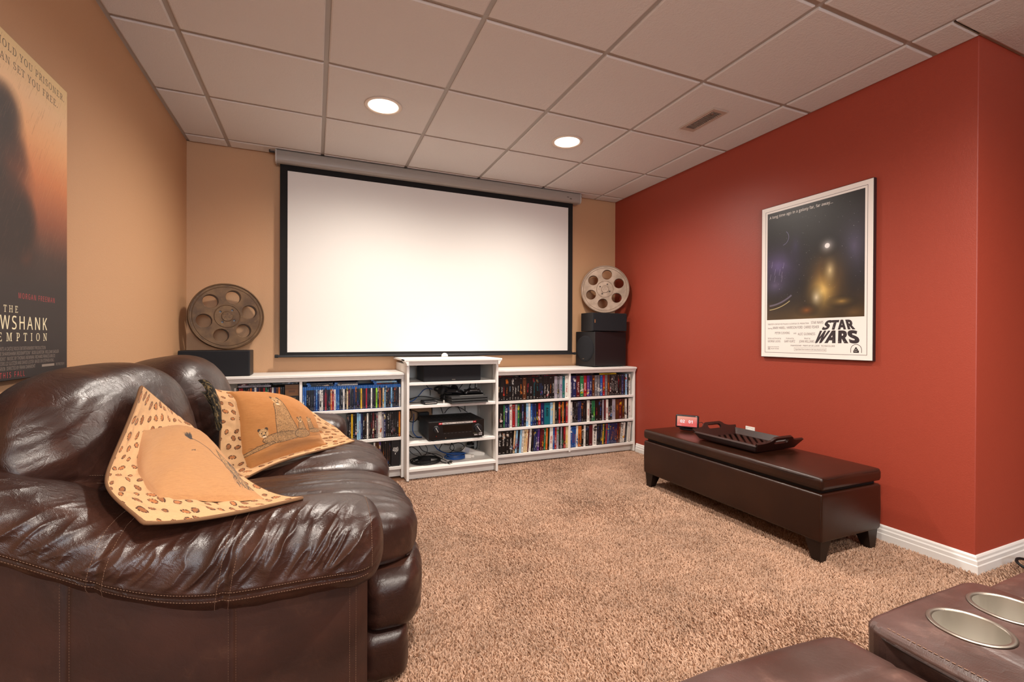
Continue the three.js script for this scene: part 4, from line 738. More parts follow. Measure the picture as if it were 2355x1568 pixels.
// ================================================================ posters
const star = (c, x, y, r) => { c.fillStyle = 'rgba(255,255,255,.9)'; c.beginPath(); c.arc(x, y, r, 0, 6.3); c.fill(); };
{
  const W = 1024, H = 1480;
  const art = canvasTex(W, H, (c) => {
    c.fillStyle = '#f2ece6'; c.fillRect(0, 0, W, H); c.strokeStyle = '#4a3c3c'; c.lineWidth = 3; c.strokeRect(42, 42, W - 84, H - 84);
    const x0 = 62, y0 = 62, w = W - 124, h = 1056; c.save(); c.beginPath(); c.rect(x0, y0, w, h); c.clip();
    c.fillStyle = '#171214'; c.fillRect(x0, y0, w, h);
    const blob = (x, y, rx, ry, col, a) => { const g = c.createRadialGradient(0, 0, 0, 0, 0, 1); g.addColorStop(0, col); g.addColorStop(1, 'rgba(0,0,0,0)'); c.save(); c.globalAlpha = a; c.translate(x, y); c.scale(rx, ry); c.fillStyle = g; c.beginPath(); c.arc(0, 0, 1, 0, 6.3); c.fill(); c.restore(); };
    // a plain invented space scene: violet haze, a golden cloud, a planet arc and stars
    { const g2 = c.createLinearGradient(0, 780, 0, 1118); g2.addColorStop(0, 'rgba(84,60,34,0)'); g2.addColorStop(1, 'rgba(96,70,40,.95)'); c.fillStyle = g2; c.fillRect(x0, 780, w, 340); } blob(180, 620, 430, 430, '#6b5c92', 1); blob(150, 780, 260, 200, '#5c5270', 0.9); blob(880, 520, 280, 560, '#5d5878', 0.8); blob(360, 420, 120, 260, '#433a6a', 0.5);
    blob(520, 1110, 620, 200, '#6e5430', 1); blob(880, 1080, 260, 140, '#6a4c28', 0.8);
    blob(640, 800, 280, 430, '#dc9a3c', 1); blob(610, 880, 200, 260, '#f8d078', 1); blob(680, 700, 90, 170, '#f2dca8', 0.8); blob(560, 930, 80, 120, '#f4ead2', 0.7); blob(780, 980, 150, 60, '#b89048', 0.8); blob(470, 1040, 120, 70, '#a05a20', 0.8);
    c.strokeStyle = '#d8c890'; c.lineWidth = 8; c.globalAlpha = 0.75; c.beginPath(); c.arc(60, 600, 420, 0.95, 1.5); c.stroke(); c.globalAlpha = 0.5; c.strokeStyle = '#9a94b8'; c.lineWidth = 16; c.beginPath(); c.arc(60, 560, 420, 0.9, 1.5); c.stroke(); c.globalAlpha = 1;
    c.strokeStyle = '#7a769c'; c.lineWidth = 4; c.beginPath(); c.arc(220, 330, 70, -0.9, 1.4); c.stroke();
    for (let i = 0; i < 150; i++) { c.globalAlpha = rr(0.25, 0.9); star(c, x0 + rnd() * w, y0 + rnd() * h * 0.85, rr(0.6, 2.2)); } c.globalAlpha = 1;
    for (let i = 0; i < 8; i++) { c.strokeStyle = '#c8c4dc'; c.globalAlpha = 0.5; c.lineWidth = 3; const x = rr(90, 260), y = rr(600, 760); c.beginPath(); c.moveTo(x, y); c.lineTo(x + 12, y - 60); c.stroke(); } c.globalAlpha = 1;
    blob(655, 480, 110, 110, '#ffffff', 0.8); star(c, 655, 480, 22);
    c.restore();
    c.fillStyle = '#ece6de'; c.font = '37px sans-serif'; c.textAlign = 'left'; c.save(); c.scale(0.9, 1); c.fillText('A long time ago in a galaxy far, far away...', 84 / 0.9, 118); c.restore();
    c.fillStyle = '#4b4340';
    const T = (s, x, y, px, sx = 1, al = 'left') => { c.save(); c.translate(x, y); c.scale(sx, 1); c.font = `${px}px sans-serif`; c.textAlign = al; c.fillText(s, 0, 0); c.restore(); };
    T('TWENTIETH CENTURY-FOX Presents A LUCASFILM LTD. PRODUCTION', 72, 1168, 20, 0.68); T('STAR WARS', 512, 1168, 32, 0.7);
    T('Starring', 72, 1208, 20, 0.7); T('MARK HAMILL  HARRISON FORD  CARRIE FISHER', 128, 1208, 32, 0.66);
    T('PETER CUSHING', 150, 1258, 30, 0.72); T('and', 345, 1258, 20, 0.8); T('ALEC GUINNESS', 388, 1270, 30, 0.76);
    T('Written and Directed by', 72, 1306, 18, 0.75); T('Produced by', 268, 1306, 18, 0.8); T('Music by', 450, 1306, 18, 0.8);
    T('GEORGE LUCAS', 72, 1338, 30, 0.66); T('GARY KURTZ', 250, 1338, 30, 0.66); T('JOHN WILLIAMS', 402, 1338, 30, 0.66);
    T('PANAVISION®   PRINTS BY DE LUXE®   TECHNICOLOR®', 316, 1374, 20, 0.82); c.lineWidth = 1.5; c.strokeStyle = '#6a605c'; c.strokeRect(352, 1386, 300, 30); T('Original Motion Picture Soundtrack on 20th Century Records and Tapes', 360, 1408, 18, 0.5);
    c.strokeRect(74, 1390, 26, 20); c.fillRect(83, 1393, 8, 14); T('MAKING FILMS SOUND BETTER', 72, 1386, 11, 0.8); T('DOLBY SYSTEM', 106, 1406, 16, 0.8);
    // title: heavy letters fanning out towards the foot
    const word = (s, xa, xb, xc, xd, y0b, y1b) => { const n = s.length; c.font = 'bold 100px sans-serif'; for (let i = 0; i < n; i++) { const a = i / n, b = (i + 0.96) / n, tl = xa + (xb - xa) * a, tr = xa + (xb - xa) * b, bl = xc + (xd - xc) * a, br = xc + (xd - xc) * b; const mw = c.measureText(s[i]).width; const wm = ((tr - tl) + (br - bl)) / 2; const sk = ((bl + br) / 2 - (tl + tr) / 2) / (y1b - y0b); c.save(); c.transform(wm / mw, 0, sk * (y1b - y0b) / 73, (y1b - y0b) / 73, bl - 0, y1b); c.textAlign = 'left'; c.fillStyle = '#352c30'; c.strokeStyle = '#352c30'; c.lineWidth = 7; c.fillText(s[i], 0, 0); c.strokeText(s[i], 0, 0); c.restore(); } };
    word('STAR', 660, 868, 610, 900, 1142, 1220); word('WARS', 612, 910, 540, 950, 1234, 1336);
    for (let i = 0; i < 40; i++) { c.globalAlpha = 0.7; star(c, rr(600, 900), rr(1145, 1330), rr(0.8, 3)); } c.globalAlpha = 1;
    c.strokeStyle = '#2d2626'; c.lineWidth = 4; c.beginPath(); c.moveTo(858, 1420); c.lineTo(858, 1392); c.arc(900, 1392, 42, Math.PI, 0); c.lineTo(942, 1420); c.stroke();
    c.fillStyle = '#2d2626'; c.fillRect(878, 1400, 44, 20); c.fillRect(884, 1386, 30, 14); c.fillRect(892, 1374, 14, 12); c.fillStyle = '#e6dfd8'; c.fillRect(884, 1406, 26, 3); c.fillRect(888, 1392, 18, 3);
  });
  const zc = 2.005, t = thing('framed_poster', 'white-bordered dark space film poster mounted on the red wall', 'poster', [WX(zc) - 0.001, 0.922, zc], null, -0.0095);
  part('backing_board', slab(-0.022, 0, 0, 0.967, -0.334, 0.334, 0.0015), std({ color: 0x2a1214, roughness: 0.5 }), t);
  const g = new THREE.PlaneGeometry(0.662, 0.961).rotateY(-Math.PI / 2).translate(-0.0225, 0.4835, 0); part('poster_print', g, phys({ map: art, roughness: 0.38 }), t);
}
{
  const W = 1024, H = 1540;
  const art = canvasTex(W, H, (c) => {
    const g = c.createLinearGradient(0, 0, 0, H); for (const [o, k] of [[0, '#e8cc94'], [0.12, '#ecc394'], [0.24, '#e6a872'], [0.36, '#cc7c4a'], [0.5, '#8a4c30'], [0.62, '#402a22'], [0.72, '#2e221f'], [1, '#2a2220']]) g.addColorStop(o, k);
    c.fillStyle = g; c.fillRect(0, 0, W, H);
    // slanting rain over a plain dark mound of cloud
    for (let i = 0; i < 40; i++) { const q = rnd(), y = 330 + q * 640, x = 430 + rr(-60, 110) * (0.6 + q) + q * 40, r = rr(80, 190); const gr = c.createRadialGradient(x, y, r * 0.35, x, y, r); gr.addColorStop(0, i % 4 ? 'rgba(40,22,15,.55)' : 'rgba(110,56,30,.4)'); gr.addColorStop(1, 'rgba(40,22,15,0)'); c.fillStyle = gr; c.fillRect(x - r, y - r, 2 * r, 2 * r); }
    for (let i = 0; i < 2600; i++) { const x = rnd() * (W + 200) - 100, y = rnd() * H * 0.66, l = rr(14, 64); c.strokeStyle = rnd() < 0.55 ? '#f4d2a0' : '#6c341c'; c.globalAlpha = rr(0.04, 0.24) * (1 - y / H); c.lineWidth = rr(1, 2.6); c.beginPath(); c.moveTo(x, y); c.lineTo(x - l * 0.5, y + l); c.stroke(); }
    c.globalAlpha = 1;
    const T = (s, x, y, px, col, al = 'center', sp = 0, fam = 'serif', sx = 1, wt = '') => { c.save(); c.translate(x, y); c.scale(sx, 1); c.font = `${wt} ${px}px ${fam}`; c.fillStyle = col; c.textAlign = al; if (sp) { c.letterSpacing = sp + 'px'; } c.fillText(s, 0, 0); c.restore(); };
    T('FEAR CAN HOLD YOU PRISONER.', 1000, 70, 47, '#5d4a34', 'right', 5); T('HOPE CAN SET YOU FREE.', 930, 132, 47, '#5d4a34', 'right', 5);
    T('TIM ROBBINS', 270, 1168, 36, '#b8383c', 'center', 7, 'sans-serif', 0.8); T('MORGAN FREEMAN', 735, 1168, 36, '#b8383c', 'center', 7, 'sans-serif', 0.8);
    T('THE', 520, 1236, 44, '#ece0b8', 'center', 16, 'serif', 0.9); T('SHAWSHANK', 540, 1312, 86, '#f0e4bc', 'center', 12, 'sans-serif', 0.95); T('REDEMPTION', 540, 1366, 52, '#ece0b8', 'center', 30, 'serif', 0.95);
    c.globalAlpha = 0.75; T('COLUMBIA PICTURES PRESENTS A CASTLE ROCK ENTERTAINMENT PRODUCTION', 520, 1408, 22, '#a8988a', 'center', 0, 'sans-serif', 0.72);
    T('TIM ROBBINS  MORGAN FREEMAN  "THE SHAWSHANK REDEMPTION"  BOB GUNTON  WILLIAM SADLER', 530, 1430, 22, '#a8988a', 'center', 0, 'sans-serif', 0.8);
    T('GIL BELLOWS AND JAMES WHITMORE AS "BROOKS"  MUSIC BY THOMAS NEWMAN  RICHARD FRANCIS-BRUCE', 500, 1452, 22, '#a8988a', 'center', 0, 'sans-serif', 0.74);
    T('ROGER DEAKINS, B.S.C.  EXECUTIVE PRODUCERS LIZ GLOTZER AND DAVID LESTER  BASED ON STEPHEN KING', 510, 1474, 22, '#a8988a', 'center', 0, 'sans-serif', 0.7);
    T('FRANK DARABONT  PRODUCED BY NIKI MARVIN  DIRECTED BY FRANK DARABONT', 420, 1496, 22, '#a8988a', 'center', 0, 'sans-serif', 0.72); c.fillStyle = '#a8988a'; c.fillRect(770, 1484, 120, 12); T('RESTRICTED R', 950, 1496, 18, '#a8988a', 'center', 0, 'sans-serif', 0.8); c.globalAlpha = 1;
    T('THIS FALL', 530, 1530, 34, '#b8383c', 'center', 9, 'sans-serif', 0.85);
  });
  const z1 = 1.748, w = 0.645, h = 0.97, t = thing('plaque_poster', 'orange and dark brown rain-streaked film poster plaque on the tan wall', 'poster', [0.0005, 0.907, z1 + w / 2]);
  part('backing_board', slab(0, 0.028, 0, h, -w / 2, w / 2, 0.002), std({ color: 0x241a17, roughness: 0.6 }), t);
  part('poster_print', new THREE.PlaneGeometry(w - 0.004, h - 0.004).rotateY(Math.PI / 2).translate(0.0285, h / 2, 0), std({ map: art, roughness: 0.55 }), t);
}

// ================================================================ the leather loveseat along the tan wall (faces +x)
{
  const t = thing('reclining_sofa', 'glossy dark brown leather reclining loveseat along the tan wall under the orange poster', 'sofa', [0, 0, 0]);
  const stitchPart = (geo) => { const m = part('stitching', geo, M.thread, t); m.userData.kind = 'stuff'; return m; };
  const ridge = (x) => { const a = 1 - Math.abs(noise(x[0], x[1], x[2])) * 2; return a * a; };
  // --- arm pad: a fat roll lofted from the back (u = 0) to its rounded front end (u = 1)
  const X0 = 0.075, X1 = 0.992;
  const SEAM = -0.34;
  const bot = (x) => 0.388 + 0.235 * Math.pow(1 - smooth(0.05, 0.72, x), 1.25), top = (x) => 0.606 + 0.175 * Math.pow(1 - smooth(0.08, 0.62, x), 1.4);
  function padPoint(u, ang, side, zc, wr = 1) { // ang: 0 = outward, PI/2 = up
    const x = X0 + (X1 - X0) * u, end = clamp((x - (X1 - 0.10)) / 0.10), k = Math.pow(Math.max(0, 1 - Math.pow(end, 2.6)), 1 / 2.6);
    const b = bot(x), T = top(x) - 0.012 * smooth(0.8, 0.95, x), yc = (b + T) / 2, hy = (T - b) / 2, hz = 0.148 - 0.02 * smooth(0.6, 0.2, x);
    const ca = Math.cos(ang), sa = Math.sin(ang), n = 2.5, s = Math.pow(Math.abs(ca) ** n + Math.abs(sa) ** n, -1 / n);
    let r = 1; const seam = SEAM;
    if (wr) {
      const d = ang - seam; // welt and groove along the long seam
      r -= 0.022 * Math.exp(-((d / 0.05) ** 2)) - 0.016 * Math.exp(-(((d + 0.1) / 0.05) ** 2)) - 0.014 * Math.exp(-(((d - 0.1) / 0.05) ** 2));
      const env = smooth(SEAM + 0.06, SEAM + 0.4, ang) * (1 - smooth(0.7, 1.75, ang)) * (1 - 0.7 * smooth(0.93, 1, u));
      const f = ridge([x * 15 - ang * 1.1 + 0.5 * fbm(x * 5, ang * 2, 3, 2), ang * 0.45, side * 3.3]);
      const f2 = ridge([x * 31 - ang * 2.2, ang * 0.9, side * 5.1 + 2]);
      r += env * (0.052 * (f - 0.45) + 0.034 * (f2 - 0.5));
      const low = smooth(SEAM - 0.06, SEAM - 0.25, ang) * (1 - smooth(-1.3, -1.7, ang)); r += low * 0.035 * (ridge([x * 9 + ang, ang * 0.4, 8 + side]) - 0.5);
      for (const su of [0.365, 0.61]) { const q = (u - su - 0.018 * (ang - seam)) / 0.008; if (Math.abs(q) < 4) r -= 0.028 * Math.exp(-q * q); }
      r += 0.03 * fbm(x * 4, ang * 1.2, side + 4, 2);
    }
    const ek = k * r;
    return V(x, yc + hy * s * sa * ek, zc + side * hz * s * ca * ek);
  }
  const armPad = (side, zc, nu, nv) => { const g = sheet((u, v) => padPoint(u, -Math.PI * 0.72 + v * Math.PI * 2, side, zc), nu, nv, (u, v) => [u * 0.9, v * 0.9]); return g; };
  const flip = (g) => { const i = g.index.array; for (let k = 0; k < i.length; k += 3) { const a = i[k]; i[k] = i[k + 1]; i[k + 1] = a; } return smoothNormals(g); };
  const ZN = 2.505, ZF = 0.995;
  const np = part('arm_pad', flip(armPad(1, ZN, 420, 150)), M.sofa, t); part('arm_pad', armPad(-1, ZF, 160, 70), M.sofa, t);
  for (const d of [0.085, -0.085]) { const pth = []; for (let i = 0; i <= 90; i++) { const u = 0.02 + 0.93 * i / 90, p = padPoint(u, SEAM + d, 1, ZN), c = V(p.x, (bot(p.x) + top(p.x)) / 2, ZN); pth.push(p.clone().add(p.clone().sub(c).normalize().multiplyScalar(0.0006))); } stitchPart(stitches(pth, 0.0007, 0.0045, 0.003)); }
  for (const su of [0.365, 0.61]) for (const d of [-0.014, 0.014]) { const pth = []; for (let i = 0; i <= 50; i++) { const a = -1.35 + 3.0 * i / 50, p = padPoint(su + d + 0.018 * (a - SEAM), a, 1, ZN), c = V(p.x, (bot(p.x) + top(p.x)) / 2, ZN); pth.push(p.clone().add(p.clone().sub(c).normalize().multiplyScalar(0.0006))); } stitchPart(stitches(pth, 0.0007, 0.0045, 0.003)); }
  { const pth = []; for (let i = 0; i <= 60; i++) { const a = SEAM + 2.3 * i / 60, p = padPoint(0.955, a, 1, ZN); pth.push(p.clone().add(V(0.0008, 0, 0.0004))); } stitchPart(stitches(pth, 0.0008, 0.0045, 0.003)); }
  // --- side panels under the pads
  const panel = (side, zo, nu, nv) => {
    const face = (u, v) => { const x = 0.07 + (0.955 - 0.07) * u, y = 0.012 + (bot(x) + 0.075 - 0.012) * v; let z = zo + side * (0.012 * Math.sin(Math.PI * clamp(u * 1.0)) + 0.006 * fbm(x * 4, y * 4, side, 2)); const e = smooth(0.955, 1, u); z -= side * 0.02 * e * e;
      for (const s of [0.32, 0.635, 0.955]) { const q = (x - (0.0 + s + (s < 0.5 ? -0.02 * (0.3 - y) : 0.0))) / 0.005; if (Math.abs(q) < 4) z -= side * 0.0035 * Math.exp(-q * q); }
      return V(x, y, z); };
    const g = sheet(face, nu, nv, (u, v) => [u * 0.9, v * 0.5]); return { g: side > 0 ? g : flip(g), face };
  };
  const pn = panel(1, 2.515, 220, 50); part('side_panel', pn.g, M.sofaPanel, t); part('side_panel', panel(-1, 0.985, 60, 20).g, M.sofaPanel, t);
  part('arm_core', slab(0.08, 0.945, 0.012, 0.5, 2.385, 2.512, 0.02), M.sofaPanel, t); part('arm_core', slab(0.08, 0.945, 0.012, 0.5, 0.988, 1.115, 0.02), M.sofaPanel, t);
  for (const s of [0.32, 0.635, 0.915]) for (const d of [-0.008, 0.008]) { const pth = []; for (let i = 0; i <= 30; i++) { const v = i / 30 * 0.86, x = s + d, u = (x - 0.07) / 0.885, p = pn.face(u, v); pth.push(p.add(V(0, 0, 0.0006))); } stitchPart(stitches(pth, 0.0008, 0.005, 0.0035)); }
  // --- seat cushions with a rolled front
  const seats = [[2.093, 0.318], [1.455, 0.316]];
  seats.forEach(([zc, hz], i) => {
    const shape = (v, s) => {
      const zz = v.z / hz, xx = v.x / 0.385;
      v.y += (s.y > 0 ? 1 : 0.2) * 0.03 * (1 - zz * zz) * (1 - Math.abs(xx) ** 3);
      if (s.y > 0) { v.y += 0.006 * (ridge([v.z * 14 + v.x * 2, v.x * 3, i * 7]) - 0.5) * smooth(-0.9, -0.2, xx); const q = (v.z + 0.01) / 0.006; if (Math.abs(q) < 4) v.y -= 0.004 * Math.exp(-q * q); }
      const fr = smooth(0.35, 1, xx); v.x += fr * (0.012 * (1 - zz * zz) - 0.010 * (1 - smooth(-1, 0.2, s.y)) + 0.006 * (ridge([v.z * 10, v.y * 14, i * 3]) - 0.5)); v.y -= fr * fr * 0.022;
      v.y += 0.004 * fbm(v.x * 6, v.z * 6, i, 2);
    };
    const g = puff(0.385, 0.092, hz, 4.2, 90, shape); g.translate(0.752, 0.405, zc);
    part('seat_cushion', g, M.sofa, t);
    const seamRow = (d) => { const pth = []; for (let k = 0; k <= 40; k++) { const s = V(-0.6 + 1.45 * k / 40, 1, 0); const l = Math.pow(Math.abs(s.x) ** 4.2 + 1, 1 / 4.2), m = Math.max(1, Math.abs(s.x)); s.multiplyScalar(m / l); const v = V(s.x * 0.385, s.y * 0.092, d - 0.01); shape(v, s); pth.push(V(v.x + 0.752, v.y + 0.4056, v.z + zc)); } return stitches(pth, 0.0006, 0.0045, 0.003); };
    stitchPart(seamRow(0.008));
    // welt where the seat roll meets the front
    const pth = []; for (let k = 0; k <= 30; k++) { const s = V(1, -0.55, -0.93 + 1.86 * k / 30); const l = Math.pow(1 + 0.55 ** 4.2 + Math.abs(s.z) ** 4.2, 1 / 4.2); s.multiplyScalar(1 / l); const v = V(s.x * 0.385, s.y * 0.092, s.z * hz); shape(v, s); pth.push(V(v.x + 0.7525, v.y + 0.405, v.z + zc)); }
    part('welt', tube(pth, 0.0032, 70, 6), M.sofa, t); stitchPart(stitches(pth.map((p) => V(p.x - 0.001, p.y + 0.007, p.z)), 0.0007, 0.0045, 0.003));
    // padded leg rest below the seat and the lower panel behind it
    const leg = puff(0.095, 0.108, hz + (zc > 2 ? 0.022 : -0.004), 4, 60, (v, s) => { const zz = v.z / hz; v.x += 0.03 * smooth(-0.4, 1, s.x) * (1 - Math.abs(zz) ** 3) + 0.006 * (ridge([v.z * 8, v.y * 18 + v.z * 4, i * 5 + 2]) - 0.5); v.y += 0.005 * fbm(v.z * 6, v.x * 9, i, 2); });
    part('leg_rest', leg.translate(1.033, 0.235, zc), M.sofa, t);
    const low = puff(0.075, 0.085, hz + 0.024, 6, 60, (v, s) => { v.x += 0.004 * (ridge([v.z * 7, v.y * 22, i * 2 + 9]) - 0.5) + 0.012 * smooth(0, 1, s.x) * (1 - Math.abs(s.z) ** 4); });
    part('front_panel', low.translate(1.012, 0.082, zc), M.sofa, t);
  });
  part('base', slab(0.10, 0.95, 0.012, 0.33, 1.115, 2.386, 0.01), M.blackMatte, t);
  // --- back cushions
  [[2.135, 0.368, 1], [1.46, 0.318, 0]].forEach(([zc, hz, near], i) => {
    const ys = (zz) => (near ? -0.56 + 0.58 * smooth(0.0, 1, zz) : -0.62);
    const shape = (v, s) => {
      const zz = v.z / hz, yy = v.y / 0.262;
      v.x += (near ? 0.03 : 0.05) * smooth(-0.3, 1, s.x) * (1 - zz * zz) * (1 - yy * yy * 0.6);
      if (near) v.x -= 0.10 * smooth(-0.7, 0.5, zz) * smooth(-0.4, 0.6, s.x);
      v.y -= 0.05 * Math.abs(zz) ** 3 * smooth(0, 1, yy);
      if (near) v.y += 0.075 * smooth(0.25, 1, zz) * smooth(0, -1, yy);
      
      const pull = near ? smooth(0.1, 0.9, zz) : smooth(-0.3, 0.6, -yy);
      const fold = noise(v.y * 26 + v.z * 7 + 2 * noise(v.z * 3, v.y * 3, 5), v.z * 2.4, i * 4 + 1), fine = noise(v.y * 60 + v.z * 14, v.z * 6, i + 3); v.x += (s.x > -0.2 ? 1 : 0.4) * (0.0075 * fold * (0.25 + pull) + 0.0022 * fine * (0.3 + pull));
      const q = (yy - ys(zz)) / 0.028; if (s.x > 0 && Math.abs(q) < 4) v.x -= 0.013 * Math.exp(-q * q);
      v.x += 0.008 * fbm(v.y * 5, v.z * 5, i, 3);
    };
    const g = puff(0.175, 0.262, hz, 2.9, 110, shape);
    g.rotateZ(0.2); g.translate(0.265, 0.695 + (near ? 0.0 : -0.006), zc);
    part('back_cushion', g, M.sofa, t);
    for (const off of [0.045, -0.045]) {
      const pth = []; for (let k = 0; k <= 60; k++) {
        const c = -0.9 + 1.8 * k / 60, kk = 2.9; let b = -0.5, l = 1, zn = c; for (let n = 0; n < 14; n++) { l = Math.pow(1 + Math.abs(b) ** kk + Math.abs(c) ** kk, 1 / kk); const m = Math.max(1, Math.abs(b), Math.abs(c)); zn = c * m / l; b = (ys(zn) + off) * l / m; if (Math.abs(b) > 1) b = Math.sign(b); }
        l = Math.pow(1 + Math.abs(b) ** kk + Math.abs(c) ** kk, 1 / kk); const s = V(1 / l, b / l, c / l), v = V(s.x * 0.175, s.y * 0.262, s.z * hz); shape(v, s); v.x += 0.0012; v.applyAxisAngle(V(0, 0, 1), 0.2); pth.push(v.add(V(0.265, 0.695 + (near ? 0 : -0.006), zc)));
      }
      stitchPart(stitches(pth, 0.0007, 0.0045, 0.003));
    }
  });
  const bk = puff(0.07, 0.42, 0.79, 7, 40, (v) => { v.x += 0.006 * fbm(v.y * 5, v.z * 5, 3, 2); }); bk.rotateZ(0.07); part('back_frame', bk.translate(0.1, 0.44, 1.75), M.sofaPanel, t);
}

// ================================================================ the two leopard-edged cushions
function leopardTex(seedNo) {
  seed = seedNo;
  return canvasTex(1024, 1024, (c, W) => {
    c.fillStyle = '#c59a6e'; c.fillRect(0, 0, W, W); for (let i = 0; i < 5000; i++) { c.fillStyle = rnd() < 0.5 ? 'rgba(255,225,180,.10)' : 'rgba(120,70,30,.08)'; c.fillRect(rnd() * W, rnd() * W, rr(2, 10), 2); }
    const S = 50; for (let gy = 0; gy < W / S + 1; gy++) for (let gx = 0; gx < W / S + 1; gx++) {
      const x = (gx + (gy % 2) * 0.5 + rr(-0.22, 0.22)) * S, y = (gy + rr(-0.22, 0.22)) * S, a = rnd() * 3.14, r = rr(11, 17);
      c.save(); c.translate(x, y); c.rotate(a); c.fillStyle = rnd() < 0.5 ? '#a8693c' : '#8c5630'; c.beginPath(); c.ellipse(0, 0, r, r * 0.62, 0, 0, 6.3); c.fill();
      c.strokeStyle = '#4a2e1c'; for (let k = 0; k < 9; k++) { const q = k / 9 * 6.3; c.lineWidth = rr(3, 6); c.beginPath(); c.ellipse(0, 0, r * rr(0.9, 1.08), r * 0.64, 0, q, q + rr(0.3, 0.75)); c.stroke(); } c.restore();
    }
  }, true);
}
const speckle = (c, n, f, col) => { for (let i = 0; i < n; i++) { const p = f(); if (!p) continue; c.fillStyle = col[Math.floor(rnd() * col.length)]; c.globalAlpha = rr(0.5, 0.95); c.beginPath(); c.ellipse(p[0], p[1], rr(1.5, 4.5), rr(1.2, 3), rnd() * 3, 0, 6.3); c.fill(); } c.globalAlpha = 1; };
